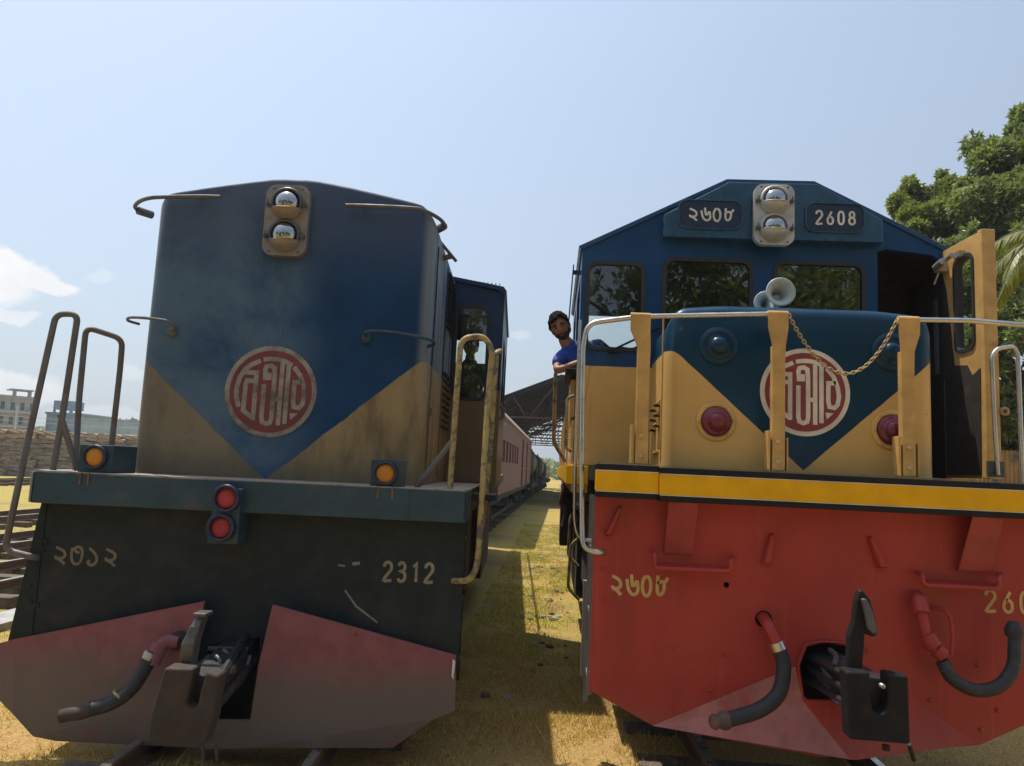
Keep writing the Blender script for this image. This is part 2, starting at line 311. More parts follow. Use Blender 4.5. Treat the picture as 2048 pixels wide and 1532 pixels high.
class MB:
    def __init__(s): s.v = []; s.f = []; s.sm = []
    def add(s, vs, fs, smooth=False):
        o = len(s.v); s.v += [tuple(v) for v in vs]; s.f += [tuple(i+o for i in f) for f in fs]; s.sm += [smooth]*len(fs); return s
    def box(s, x0, x1, y0, y1, z0, z1, mt=None):
        vs = [Vector((x, y, z)) for x in (x0, x1) for y in (y0, y1) for z in (z0, z1)]
        if mt: vs = [mt @ v for v in vs]
        return s.add(vs, [(0, 1, 3, 2), (4, 6, 7, 5), (0, 4, 5, 1), (2, 3, 7, 6), (0, 2, 6, 4), (1, 5, 7, 3)])
    def hexa(s, lo, hi):   # two quads (4 pts each)
        return s.add(list(lo)+list(hi), [(3, 2, 1, 0), (4, 5, 6, 7)]+[(i, (i+1) % 4, (i+1) % 4+4, i+4) for i in range(4)])
    def prism(s, outer, holes=(), a=0., b=.04, mp=None):
        """outline in (u,w), extruded a..b ; mp(u,t,w)->xyz, default x=u y=t z=w"""
        mp = mp or (lambda u, t, w: (u, t, w)); loops = [list(outer)]+[list(h) for h in holes]
        flat = [p for l in loops for p in l]; tri = tessellate_polygon([[Vector((p[0], p[1], 0)) for p in l] for l in loops])
        n = len(flat); vs = [mp(u, a, w) for u, w in flat]+[mp(u, b, w) for u, w in flat]; fs = []
        for t in tri: fs.append(tuple(t)); fs.append(tuple(i+n for i in reversed(t)))
        o = 0
        for l in loops:
            m = len(l)
            for i in range(m): j = (i+1) % m; fs.append((o+i, o+j, o+j+n, o+i+n))
            o += m
        return s.add(vs, fs)
    def sheet(s, outer, y):
        tri = tessellate_polygon([[Vector((p[0], p[1], 0)) for p in outer]]); return s.add([(u, y, w) for u, w in outer], [tuple(t) for t in tri])
    def tube(s, pts, r, n=12, caps=True, radii=None):
        P = [Vector(p) for p in pts]; rings = []; vs = []
        up = None
        for i, p in enumerate(P):
            t = (P[min(i+1, len(P)-1)]-P[max(i-1, 0)])
            if t.length < 1e-9: t = Vector((0, 0, 1))
            t.normalize()
            if up is None: up = t.orthogonal().normalized()
            up = (up-t*up.dot(t)); up = up.normalized() if up.length > 1e-6 else t.orthogonal().normalized()
            b = t.cross(up); rr = radii[i] if radii else r
            for k in range(n): a = 2*PI*k/n; vs.append(p+(up*math.cos(a)+b*math.sin(a))*rr)
        fs = []
        for i in range(len(P)-1):
            for k in range(n): fs.append((i*n+k, i*n+(k+1) % n, (i+1)*n+(k+1) % n, (i+1)*n+k))
        s.add(vs, fs, True)
        if caps:
            s.add(vs[:n], [tuple(range(n))]); s.add(vs[-n:], [tuple(reversed(range(n)))])
        return s
    def lathe(s, c, axis, prof, n=32):
        """prof = [(r, t)] along axis from c"""
        c = Vector(c); axis = Vector(axis).normalized(); u = axis.orthogonal().normalized(); w = axis.cross(u); vs = []; fs = []
        for r, t in prof:
            for k in range(n): a = 2*PI*k/n; vs.append(c+axis*t+(u*math.cos(a)+w*math.sin(a))*max(r, 1e-4))
        for i in range(len(prof)-1):
            for k in range(n): fs.append((i*n+k, i*n+(k+1) % n, (i+1)*n+(k+1) % n, (i+1)*n+k))
        return s.add(vs, fs, True)
    def ribbon(s, pts, w, y, mp):
        P = [Vector((p[0], p[1])) for p in pts]; A = []; B = []
        for i, p in enumerate(P):
            d0 = (p-P[i-1]).normalized() if i else None; d1 = (P[i+1]-p).normalized() if i < len(P)-1 else None
            d = ((d0 or d1)+(d1 or d0)); d = d.normalized() if d.length > 1e-6 else (d0 or d1)
            nrm = Vector((-d.y, d.x)); k = 1/max(.5, nrm.dot(Vector((-(d1 or d0).y, (d1 or d0).x))))
            A.append(p+nrm*w/2*k); B.append(p-nrm*w/2*k)
        n = len(P); vs = [mp(a.x, y, a.y) for a in A]+[mp(b.x, y, b.y) for b in B]
        return s.add(vs, [(i, i+n, i+1+n, i+1) for i in range(n-1)])
    def build(s, name, mat, parent=None, bevel=0., smooth=None, seg=2, loc=None):
        me = bpy.data.meshes.new(name); me.from_pydata(s.v, [], s.f); me.validate()
        bm = bmesh.new(); bm.from_mesh(me); bmesh.ops.recalc_face_normals(bm, faces=bm.faces[:])
        for i, f in enumerate(bm.faces): f.smooth = s.sm[i] if (smooth is None and i < len(s.sm)) else bool(smooth)
        bm.to_mesh(me); bm.free()
        me.materials.append(MATS[mat] if isinstance(mat, str) else mat)
        o = bpy.data.objects.new(name, me); COL.objects.link(o)
        if parent: o.parent = parent
        if loc: o.location = loc
        if bevel:
            m = o.modifiers.new('bevel', 'BEVEL'); m.width = bevel; m.segments = seg; m.limit_method = 'ANGLE'; m.angle_limit = math.radians(40); m.harden_normals = False
        return o
def copy_tree(o, parent=None):
    c = o.copy(); COL.objects.link(c); c.parent = parent
    for ch in list(o.children): copy_tree(ch, c)
    return c
def big_mesh(name, V, Fq, mat, parent=None, cols=None, smooth=False):
    me = bpy.data.meshes.new(name); V = np.asarray(V, dtype=np.float32); Fq = np.asarray(Fq, dtype=np.int32); k = Fq.shape[1]
    me.vertices.add(len(V)); me.vertices.foreach_set('co', V.ravel()); me.loops.add(Fq.size); me.loops.foreach_set('vertex_index', Fq.ravel())
    me.polygons.add(len(Fq)); me.polygons.foreach_set('loop_start', np.arange(0, Fq.size, k, dtype=np.int32)); me.polygons.foreach_set('loop_total', np.full(len(Fq), k, dtype=np.int32))
    if smooth: me.polygons.foreach_set('use_smooth', np.ones(len(Fq), dtype=bool))
    me.update(calc_edges=True)
    if cols is not None:
        a = me.color_attributes.new('Col', 'FLOAT_COLOR', 'POINT'); c4 = np.ones((len(V), 4), dtype=np.float32); c4[:, :3] = cols; a.data.foreach_set('color', c4.ravel())
    me.materials.append(MATS[mat]); o = bpy.data.objects.new(name, me); COL.objects.link(o)
    if parent: o.parent = parent
    return o
#PARTS
# ------------------------------------------------------------------ the two locomotives (local frames: x right, y backwards, z up)
class Loco:
    def __init__(s, name, loc, rz, label):
        s.root = empty(name, loc, rz); tag(s.root, label, 'locomotive', 'locomotives facing the camera')
        s.o = Vector(loc); s.ax = Vector((math.cos(rz), math.sin(rz), 0)); s.ay = Vector((-math.sin(rz), math.cos(rz), 0))
    def S(s, px, py, d):            # point seen at a photo pixel on the plane d metres behind the buffer plate
        r = ray(px, py); t = (d-(CPOS-s.o).dot(s.ay))/r.dot(s.ay); q = CPOS+r*t-s.o; return Vector((q.dot(s.ax), d, q.z))
R_ = Loco('diesel_locomotive', (1.56, 4.6, 0), 0.0, 'red and yellow fronted locomotive 2608 with gabled cab, low nose and open cab door')
L_ = Loco('diesel_locomotive', (-1.86, 4.6, 0), 0.05, 'grimy dark blue and tan locomotive numbered 2312 with tall blunt nose and pink plough')
R, L = R_.root, L_.root
SR, SL = R_.S, L_.S
# ---- painted writing
BN = {'2': [[(.04, .91), (.29, .82), (.49, .72), (.60, .57), (.55, .40), (.36, .32), (.13, .34), (.04, .45)], [(.07, .34), (.35, .25), (.64, .02)]],
      '6': [[(.02, .79), (.09, .43), (.22, .19), (.44, .06), (.67, .14), (.74, .34), (.71, .57), (.67, .73)], [(.67, .73), (.55, .56), (.40, .43)], [(.30, 1.0), (.34, .7), (.40, .43)]],
      '0': [[(.31+.27*math.sin(a), .48+.46*math.cos(a)) for a in [2*PI*i/20 for i in range(21)]]],
      '8': [[(.05, 1.0), (.04, .74), (.02, .38), (.08, .16), (.22, .10), (.38, .20), (.46, .42), (.45, .62), (.34, .72), (.18, .70), (.05, .60)], [(.44, .68), (.60, .78), (.66, .92)]],
      '3': [[(.03, .92), (.0, .58), (.08, .22), (.30, .04), (.54, .17), (.62, .50), (.58, .84), (.38, .97), (.21, .92), (.19, .78), (.33, .67), (.45, .72)]],
      '1': [[(.02, .92), (.25, .77), (.46, .55), (.52, .28), (.36, .05), (.14, .05), (.02, .18), (.14, .27)]]}
LN = {'2': [[(.04, .74), (.06, .88), (.2, .97), (.36, .97), (.5, .88), (.54, .72), (.48, .56), (.04, .05), (.58, .05)]],
      '6': [[(.44, .95), (.18, .56), (.06, .32), (.1, .14), (.24, .04), (.38, .04), (.51, .14), (.54, .31), (.5, .46), (.36, .57), (.2, .55)]],
      '0': [[(.30+.24*math.copysign(abs(math.sin(a))**.8, math.sin(a)), .5+.46*math.copysign(abs(math.cos(a))**.85, math.cos(a))) for a in [2*PI*i/24 for i in range(25)]]],
      '8': [[(.3+.2*math.sin(a), .74+.22*math.cos(a)) for a in [2*PI*i/18 for i in range(19)]], [(.3+.25*math.sin(a), .29+.25*math.cos(a)) for a in [2*PI*i/18 for i in range(19)]]],
      '3': [[(.06, .82), (.18, .96), (.38, .97), (.5, .84), (.5, .68), (.38, .56), (.22, .54), (.4, .51), (.53, .38), (.54, .2), (.42, .05), (.2, .03), (.06, .16)]],
      '1': [[(.14, .78), (.36, .96), (.36, .02)]]}
def digits(loco, name, txt, table, p0, p1, h, y, mat, sw=.15, adv=None, lbl=None, parent=None):
    """p0,p1: bottom-left and bottom-right local (x,z) of the row"""
    mb = MB(); n = len(txt); u = Vector((p1[0]-p0[0], p1[1]-p0[1])); step = u/(n-1+.62) if n > 1 else u
    k = 0
    for i, ch in enumerate(txt):
        o = Vector(p0)+step*i; cw = min(h, step.length/.92)
        for st in table[ch]:
            pts = [(o.x+a*cw*.95+u.normalized().x*0, o.y+b*h+a*cw*u.normalized().y) for a, b in (smooth2(st) if len(st) > 4 else st)]
            mb.ribbon(pts, h*sw, y-k*.0003, lambda a, t, b: (a, t, b)); k += 1
    o = mb.build(name, mat, parent or loco); 
    if lbl: o['label'] = lbl
    return o
def smooth2(st, n=3):
    return [(p.x, p.z) for p in smooth_path([(a, 0, b) for a, b in st], n)]
def emblem(loco, cx, cz, r, y, mw, mr, rot=0.):
    e = MB().prism(circ(cx, cz, r, 56), (), y, y-.004).build('emblem', mw, loco)
    MB().prism(circ(cx, cz, r*.895, 56), (), y-.0045, y-.007).build('emblem_field', mr, e)
    z = lambda p: ((p[0]-754)/618, (730-p[1])/618)
    S = [[(590, 322), (480, 372), (385, 452), (325, 560), (296, 700), (300, 830), (345, 955)], [(385, 487), (578, 487)], [(548, 460), (548, 1128)],
         [(520, 600), (425, 600), (415, 640), (408, 1000), (552, 1110)],
         [(722, 480), (722, 550), (668, 552), (660, 440), (675, 395), (735, 382), (783, 410), (793, 520), (795, 1090), (778, 1150), (728, 1168), (675, 1145), (660, 1080), (660, 640)],
         [(825, 835), (862, 835)], [(625, 306), (720, 290), (830, 292), (920, 315), (1022, 365)], [(890, 330), (890, 1182)], [(975, 352), (975, 1158)],
         [(1045, 385), (1140, 500), (1195, 640), (1215, 780), (1195, 890), (1150, 938), (1085, 925), (1068, 840), (1070, 592), (1172, 592)]]
    mb = MB(); c, s = math.cos(rot), math.sin(rot)
    def T(p): u, v = z(p); return (cx+r*(u*c-v*s), cz+r*(u*s+v*c))
    for k, st in enumerate(S): mb.ribbon([T(p) for p in st], r*.098, y-.0075-k*.0003, lambda a, t, b: (a, t, b))
    mb.prism([T(p) for p in ((1032, 1008), (1145, 1010), (1050, 1100))], (), y-.0075, y-.009)
    mb.build('emblem_lettering', mw, e)
# ---- shared part builders
def hood(loco, name, half, s0, s1, z0, zside, crown, mat, rc=.12, rt=.06, flat=.25, edge=.10):
    """blunt nose box with rounded vertical corners and a crowned top"""
    plan = []
    n = 7
    for cx, cy, a0 in ((-half+rc, s1-.001, 180), (-half+rc, s0+rc, 180), (half-rc, s0+rc, 270), (half-rc, s1-.001, 0)):
        if cy > s0+rc+.01: plan.append((cx+(-rc if a0 == 180 else rc), s1)); continue
        for i in range(n+1): a = math.radians(a0+90*i/n); plan.append((cx+rc*math.cos(a), cy+rc*math.sin(a)))
    # densify the front straight
    i0 = n+1; f0, f1 = plan[i0], plan[i0+1]
    mid = [(f0[0]+(f1[0]-f0[0])*k/20, s0) for k in range(1, 20)]; plan = plan[:i0+1]+mid+plan[i0+1:]
    def zt(x):
        a = abs(x); base = half-edge
        if a <= flat: z = crown
        elif a <= base: z = crown-(crown-zside)*((a-flat)/(base-flat))**1.15
        else: z = zside-.09*((a-base)/edge)**2
        return z
    rings = [[(x, y, z0) for x, y in plan]]
    for f in (.25, .5, .75): rings.append([(x, y, z0+(zt(x)-rt-z0)*f) for x, y in plan])
    for k in range(5):
        a = PI/2*k/4; off = rt*(1-math.cos(a)); dz = rt*(1-math.sin(a)); rg = []
        for x, y in plan:
            k2 = (half-off)/half; rg.append((x*k2, min(s1, y+off*(1-(y-s0)/(s1-s0))), zt(x)-dz))
        rings.append(rg)
    mb = MB(); m = len(plan); vs = [p for r in rings for p in r]; fs = []
    for j in range(len(rings)-1):
        for i in range(m-1): fs.append((j*m+i, j*m+i+1, (j+1)*m+i+1, (j+1)*m+i))
    top = rings[-1]; o = len(vs); 
    vs += [(x, s1, z) for x, y, z in top]; j = (len(rings)-1)*m
    for i in range(m-1): fs.append((j+i, j+i+1, o+i+1, o+i))
    mb.add(vs, fs, True); return mb.build(name, mat, loco, smooth=True)
def bolts(parent, mat, pts, r=.012, d=.012, axis=(0, -1, 0), name='bolt'):
    for p in pts: MB().lathe(p, axis, [(r, 0), (r, d*.6), (r*.75, d), (0, d)], 8).build(name, mat, parent)
def headlight(loco, x0, x1, z0, z1, y, mplate, lean=0., depth=.05):
    w = x1-x0; cx = (x0+x1)/2; h = z1-z0
    hl = MB().prism(rrect(x0, x1, z0, z1, w*.24, 8), (), y, y-depth).build('headlight_housing', mplate, loco, bevel=.006)
    for cz in (z0+h*.735, z0+h*.285):
        r = w*.325; yy = y-depth
        MB().lathe((cx, yy, cz), (0, -1, 0), [(r*1.12, -.002), (r*1.12, .022), (r*1.0, .03), (r*.9, .022), (r*.9, 0)], 36).build('lamp_rim', 'hl_ring' if lean else 'hl_silver', hl)
        MB().lathe((cx, yy, cz), (0, -1, 0), [(r*.9, .004), (r*.86, .02), (r*.7, .045), (r*.45, .062), (r*.2, .068), (0, .07)], 36).build('headlamp_lens', 'lens', hl)
        # dished shade below the lamp, its wire rim bulging forward
        vs = []; n = 18; st = 4
        zc_ = -.42 if lean else -.22
        for i in range(n+1):
            a = math.radians(192+156*i/n)
            for k in range(st+1):
                f = k/st; xo = 1.16*math.cos(a); zo = 1.16*math.sin(a)-.05; xi = .98*math.cos(a); zi = zc_-.12*(1-math.cos(a)**2)
                x_ = xo+(xi-xo)*f; z_ = zo+(zi-zo)*f; vs.append((cx+r*x_, yy-.006-.085*math.sin(f*PI/2)*(1-math.cos(a)**2)**.6, cz+r*z_))
        fs = [(i*(st+1)+k, (i+1)*(st+1)+k, (i+1)*(st+1)+k+1, i*(st+1)+k+1) for i in range(n) for k in range(st)]
        sh = MB().add(vs, fs, True); sh.tube([vs[i*(st+1)+st] for i in range(n+1)], .0045, 6)
        sh.build('lamp_shade', 'hl_silver_old' if lean else 'hl_silver', hl)
        for sx in (-1, 1):
            wg = MB().box(cx+sx*r*1.3-.012, cx+sx*r*1.3+.012, yy-.022, yy, cz-.012-.12*r, cz+.012-.12*r).tube([(cx+sx*r*1.3, yy-.03, cz-.035), (cx+sx*r*1.3, yy-.03, cz+.02)], .005, 6).tube([(cx+sx*r*1.1, yy-.02, cz-.12*r), (cx+sx*r*1.45, yy-.02, cz-.12*r)], .005, 6)
            wg.build('shade_clamp', 'steel_dark', hl)
    bolts(hl, 'hl_ring', [(cx+sx*w*.33, y-depth, z) for sx in (-1, 1) for z in (z0+h*.05, z1-h*.05, )], .008, .006)
def sealed_pane(loco, x0, x1, z0, z1, y, r=.07, mat='pane', gas='gasket', frame=.018):
    f = MB().prism(rrect(x0-frame, x1+frame, z0-frame, z1+frame, r+frame), [rrect(x0+.012, x1-.012, z0+.012, z1-.012, r)], y-.010, y+.004).build('window_frame', gas, loco, bevel=.003)
    MB().sheet(rrect(x0-.004, x1+.004, z0-.004, z1+.004, r), y+.012).build('window_pane', mat, f)
    return f
def handrail(loco, pts, r, mat, fr=.06, name='handrail', n=12):
    return MB().tube(fillet(pts, fr), r, n).build(name, mat, loco)
def hose(loco, pts, r, clamp=True, rib=True, mat='hose_rubber', name='brake_hose'):
    P = smooth_path(pts, 14); rad = None
    if rib:
        P2 = []; 
        tot = [0]
        for a, b in zip(P, P[1:]): tot.append(tot[-1]+(b-a).length)
        L0 = tot[-1]; nseg = int(L0/.005); 
        for i in range(nseg+1):
            d = L0*i/nseg; k = max(j for j in range(len(tot)) if tot[j] <= d+1e-9); k = min(k, len(P)-2)
            t = (d-tot[k])/max(1e-6, tot[k+1]-tot[k]); P2.append(P[k].lerp(P[k+1], t))
        rad = [r*(1+(.05 if i % 3 == 0 else -.03)) for i in range(len(P2))]; P = P2
    return MB().tube(P, r, 14, radii=rad).build(name, mat, loco)
def bogie(loco, ys, zc=.42, mat='under_black'):
    b = MB()
    for sx in (-1, 1):
        b.box(sx*.80-.04*1, sx*.80+.04, ys[0]-.5, ys[-1]+.5, .46, .66)
        for y in ys: b.box(sx*.84-.06, sx*.84+.08, y-.13, y+.13, .30, .60)
        for y in np.arange(ys[0]+.45, ys[-1]-.2, .9): b.lathe((sx*.84, y, .36), (0, 0, 1), [(.07, 0), (.09, .03)]*5+[(.07, .30)], 12)
    b.box(-.8, .8, (ys[0]+ys[-1])/2-.3, (ys[0]+ys[-1])/2+.3, .45, .7)
    bg = b.build('bogie', mat, loco)
    for y in ys:
        for sx in (-1, 1):
            MB().lathe((sx*.46, y, zc+.08), (sx, 0, 0), [(.10, -.02), (.44, -.02), (.44, .0), (.41, .02), (.405, .10), (.34, .10), (.32, .06), (.12, .06), (.10, .12), (0, .12)], 32).build('wheel', 'steel_dark', bg)
# ======================================================= RIGHT locomotive
def right_loco():
    top = 1.905
    # buffer plate: lower edge follows a shallow V
    outer = [(-1.29, 1.71), (1.29, 1.71), (1.29, .57), (.95, .40), (0.06, .272), (-.915, .388), (-1.29, .565)]
    hole = circ(*SR(1453, 1170, 0).xz, .017, 16); c1 = SR(1527, 1238, 0); c2 = SR(1838, 1195, 0)
    q = [SR(*p, 0).xz for p in ((1598, 1330), (1612, 1292), (1645, 1286), (1690, 1290), (1712, 1330), (1712, 1400), (1690, 1412), (1625, 1405), (1606, 1392))]
    q = [tuple(p) for p in q]
    pl = MB().prism(outer, [hole, circ(c1.x, c1.z, .048, 18), q], 0, .03).build('buffer_plate', 'red_paint', R, bevel=.004)
    # plough facet folded forward below the coupler
    A = SR(1305, 1451, 0); B = SR(1590, 1333, 0); Cc = SR(1700, 1519, -.16); D = SR(1604, 1400, -.02); B2 = Vector((.55, -.0, .66)); A2 = Vector((.93, 0, .41)); D2 = Vector((.36, -.02, .62))
    pf = MB(); y_ = Vector((0, -.006, 0))
    pf.hexa([A+y_, B+y_, D+y_, Cc], [A+Vector((0, .03, 0)), B+Vector((0, .03, 0)), D+Vector((0, .03, 0)), Cc+Vector((0, .03, 0))])
    pf.build('plough_facet', 'red_paint_pale', R)  # paler pinkish facet with redder patches
    pf = MB(); pf.hexa([D+y_, D2+y_, Cc+Vector((.03, 0, 0)), Cc], [D+Vector((0, .02, 0)), D2+Vector((0, .02, 0)), Cc+Vector((.03, .02, 0)), Cc+Vector((0, .02, 0))])
    pf.hexa([D2+y_*1.5, B2+y_*1.5, A2+y_*1.5, Cc+Vector((.03, -.001, 0))], [p+Vector((0, .02, 0)) for p in (D2, B2, A2, Cc+Vector((.03, 0, 0)))]); pf.build('plough_facet', 'red_paint', R)
    # coupler pocket behind the opening
    pk = MB(); cx = sum(p[0] for p in q)/len(q); cz = sum(p[1] for p in q)/len(q)
    pk.prism([(cx+(p[0]-cx)*1.12, cz+(p[1]-cz)*1.12) for p in q], [q], -.022, -.002); pk.build('pocket_rim', 'red_paint', R, bevel=.008)
    MB().box(-.05+cx-.16, cx+.20, .30, .32, cz-.25, cz+.25).box(cx-.22, cx-.20, .03, .3, cz-.25, cz+.25).build('coupler_pocket', 'black_dark', R)
    # beam bands: black, yellow, black with thin cream lines; the middle section stands proud
    def bands(x0, x1, y0, y1, dz, nm):
        for (a, b, m) in ((1.868, top, 'black_paint'), (1.744, 1.866, 'band_yellow'), (1.706, 1.742, 'black_paint')):
            MB().box(x0, x1, y0, y1, a+dz, b+dz).build(nm, m, R, bevel=.004)
        for z in (1.867, 1.743): MB().box(x0, x1, y0-.003, y0, z-.003+dz, z+.002+dz).build('pinstripe', 'white_paint', R)
    bands(-1.298, -.925, -.115, -.001, 0, 'beam_band'); bands(-.923, 1.32, -.145, -.001, -.006, 'beam_band')
    MB().box(-1.30, 1.30, .002, 13.0, 1.80, 1.898).build('deck', 'black_paint', R)
    MB().box(-1.296, 1.31, -.112, -.001, 1.9055, 1.909).build('deck_lip', 'deck_top', R)
    # gussets under the beam
    for pa in (((1337, 1003), (1397, 1003), (1385, 1109), (1326, 1106)), ((1945, 1030), (2008, 1032), (1975, 1142), (1910, 1140))):
        t0, t1, b1, b0 = [SR(*p, 0) for p in pa]; yt = Vector((0, -.13, 0)); e = Vector((0, -.004, 0))
        xt0, xt1 = SR(*pa[0], -.13), SR(*pa[1], -.13)
        m = MB(); m.hexa([Vector((xt0.x, -.13, 1.70)), Vector((xt1.x, -.13, 1.70)), b1+Vector((0, -.035, 0)), b0+Vector((0, -.035, 0))], [Vector((t0.x, -.0, 1.70)), Vector((t1.x, 0, 1.70)), b1+e*0, b0+e*0]); m.build('gusset', 'red_deep', R, bevel=.004)
    # coupling steps (bent bars), lugs, bolts
    for pts in (((1303, 1103), (1309, 1136), (1462, 1143), (1466, 1116)), ((1835, 1145), (1846, 1170), (1998, 1178), (2003, 1150))):
        P = [SR(*p, -.0) for p in pts]; P[1] = SR(*pts[1], -.10); P[2] = SR(*pts[2], -.10)
        MB().tube(fillet([P[0], Vector((P[1].x, -.10, P[0].z)), P[1], P[2], Vector((P[2].x, -.10, P[3].z)), P[3]], .03), .013, 10).build('coupling_step', 'red_paint', R)
        MB().hexa([P[1]+Vector((.01, -.0, .0)), P[2]+Vector((-.01, 0, 0)), SR(*pts[2], -.02)+Vector((-.01, 0, .02)), SR(*pts[1], -.02)+Vector((.01, 0, .02))], [P[1]+Vector((.01, 0, .012)), P[2]+Vector((-.01, 0, .012)), SR(*pts[2], -.02)+Vector((-.01, 0, .032)), SR(*pts[1], -.02)+Vector((.01, 0, .032))]).build('step_plate', 'red_paint', R)
    for a, b, w in (((1240, 1012), (1216, 1070), .03), ((1543, 1066), (1530, 1128), .045), ((1738, 1072), (1762, 1136), .045)):
        p, q2 = SR(*a, -.001), SR(*b, -.001)
        MB().hexa([p+Vector((-.014, 0, 0)), p+Vector((.014, 0, 0)), q2+Vector((w, 0, 0)), q2+Vector((-w*.7, 0, 0))], [p+Vector((-.010, -.035, -.01)), p+Vector((.010, -.035, -.01)), q2+Vector((w*.5, -.05, .01)), q2+Vector((-w*.4, -.05, .01))]).build('lug', 'red_paint', R, bevel=.006)
    bolts(R, 'red_paint', [SR(*p, 0) for p in ((1206, 1062), (1206, 1138), (1208, 1200), (1213, 1075), (1343, 1298), (1445, 1308), (1420, 1380), (1346, 1420), (1735, 1300), (1760, 1395), (1860, 1400), (1955, 1330), (1962, 1460), (1715, 1320), (1995, 1420))], .014, .012)
    # hoses
    a = SR(1527, 1238, 0); P = [a+Vector((0, .12, .02)), a+Vector((0, -.02, 0)), SR(1538, 1254, -.10), SR(1554, 1288, -.14)]
    MB().tube(smooth_path(P, 8), .034, 14).build('air_pipe', 'red_paint', R)
    MB().tube([SR(1552, 1284, -.14), SR(1559, 1300, -.145)], .043, 14).build('hose_clamp', 'chrome', R)
    hose(R, [SR(1556, 1292, -.14), SR(1567, 1330, -.16), SR(1558, 1385, -.20), SR(1518, 1420, -.24), SR(1448, 1441, -.27)], .042)
    MB().lathe(SR(1452, 1440, -.27), (-1, -.2, -.15), [(.05, -.01), (.052, .02), (.035, .05), (.045, .07), (.03, .09), (0, .09)], 14).build('hose_coupling', 'rusty', R)
    P = [c2+Vector((0, .02, .01)), SR(1838, 1198, -.06), SR(1846, 1240, -.10), SR(1856, 1280, -.12), SR(1886, 1318, -.16)]
    MB().tube(smooth_path(P, 6), .03, 12, radii=None).tube([SR(1838, 1197, -.05), SR(1843, 1228, -.10)], .045, 12).tube([SR(1853, 1272, -.11), SR(1868, 1295, -.13)], .05, 8).tube([SR(1872, 1300, -.14), SR(1888, 1312, -.15)], .045, 6).build('angle_cock', 'red_paint', R)
    MB().tube(fillet([SR(1862, 1215, -.02), SR(1898, 1222, -.08), SR(1906, 1270, -.10), SR(1902, 1310, -.12)], .04), .010, 8).build('cock_handle', 'red_paint', R)
    hose(R, [SR(1884, 1322, -.16), SR(1905, 1357, -.18), SR(1950, 1380, -.20), SR(1998, 1372, -.20), SR(2026, 1335, -.18), SR(2030, 1290, -.16), SR(2030, 1262, -.15)], .036)
    MB().lathe(SR(2028, 1262, -.15), (0, -.1, 1), [(.045, -.03), (.05, 0), (.04, .03), (.03, .05), (0, .05)], 12).build('hose_coupling', 'rubber', R)
    # chopper coupler: bar, buffer face with U notch, hook
    s = -.62
    o = [SR(*p, s).xz for p in ((1693, 1343), (1741, 1344), (1742, 1400), (1746, 1420), (1760, 1430), (1774, 1420), (1777, 1400), (1777, 1348), (1818, 1352), (1822, 1490), (1700, 1480))]
    MB().prism([tuple(p) for p in o], (), s, s+.11).build('coupler_face', 'black_paint', R, bevel=.015, seg=3)
    cpx = sum(p.x for p in o)/len(o)
    bar = MB(); p0 = Vector((cx+.02, .28, cz)); p1 = Vector((cpx-.0, s+.10, SR(1755, 1395, s).z))
    bar.hexa([p0+Vector((-.09, 0, -.10)), p0+Vector((.09, 0, -.10)), p0+Vector((.09, 0, .10)), p0+Vector((-.09, 0, .10))], [p1+Vector((-.10, 0, -.10)), p1+Vector((.10, 0, -.10)), p1+Vector((.10, 0, .07)), p1+Vector((-.10, 0, .07))])
    for dz in (-.07, .0, .07): bar.tube([p0+Vector((-.10, -.1, dz)), p1+Vector((-.11, 0, dz))], .022, 8)
    bar.build('coupler_bar', 'engine_black', R, bevel=.02)
    h = [SR(*p, -.52).xz for p in ((1716, 1182), (1722, 1178), (1738, 1198), (1748, 1230), (1754, 1262), (1750, 1272), (1737, 1272), (1728, 1262), (1727, 1290), (1722, 1345), (1712, 1352), (1694, 1345), (1696, 1270), (1706, 1240), (1710, 1200))]
    MB().prism([tuple(p) for p in h], (), -.54, -.48).build('coupler_hook', 'black_paint', R, bevel=.012)
    h = [SR(*p, -.55).xz for p in ((1720, 1196), (1730, 1196), (1744, 1225), (1752, 1262), (1744, 1268), (1732, 1255), (1728, 1230))]
    MB().prism([tuple(p) for p in h], (), -.575, -.545).build('hook_blade', 'steel_dark', R, bevel=.008)
    MB().tube([SR(1772, 1490, -.5), SR(1772, 1500, -.5)], .02, 8).tube([SR(1818, 1488, -.5), SR(1828, 1520, -.45)], .012, 8).build('coupler_pin', 'black_dark', R)
    for pts in (((1640, 1318, -.05), (1652, 1345, -.20), (1680, 1372, -.38), (1700, 1378, -.50)), ((1636, 1350, -.05), (1660, 1376, -.22), (1672, 1402, -.36), (1698, 1408, -.50)), ((1660, 1300, -.1), (1672, 1312, -.22), (1668, 1332, -.3))):
        MB().tube(smooth_path([SR(*p) for p in pts], 6), .015, 8).build('coupling_chain', 'steel_dark', R)
    MB().lathe(SR(1765, 1372, -.66), (0, -1, 0), [(.012, -.02), (.012, .01), (0, .012)], 8).build('coupler_pin', 'steel_worn', R)
    # digits
    a, b = SR(1222, 1190, 0), SR(1332, 1194, 0); digits(R, 'number_lettering', '2608', BN, (a.x, a.z), (b.x, b.z), .125, -.003, 'digit_tan', .16)
    a, b = SR(1971, 1223, 0), SR(2095, 1230, 0); digits(R, 'number_lettering', '2608', LN, (a.x, a.z), (b.x, b.z), .125, -.003, 'digit_tan', .15)
    # ------- nose
    hood(R, 'nose_hood', .852, .20, .90, 1.90, 2.962, 2.985, 'livery_clean', rc=.11, rt=.085, flat=.5, edge=.06)
    m = MB()
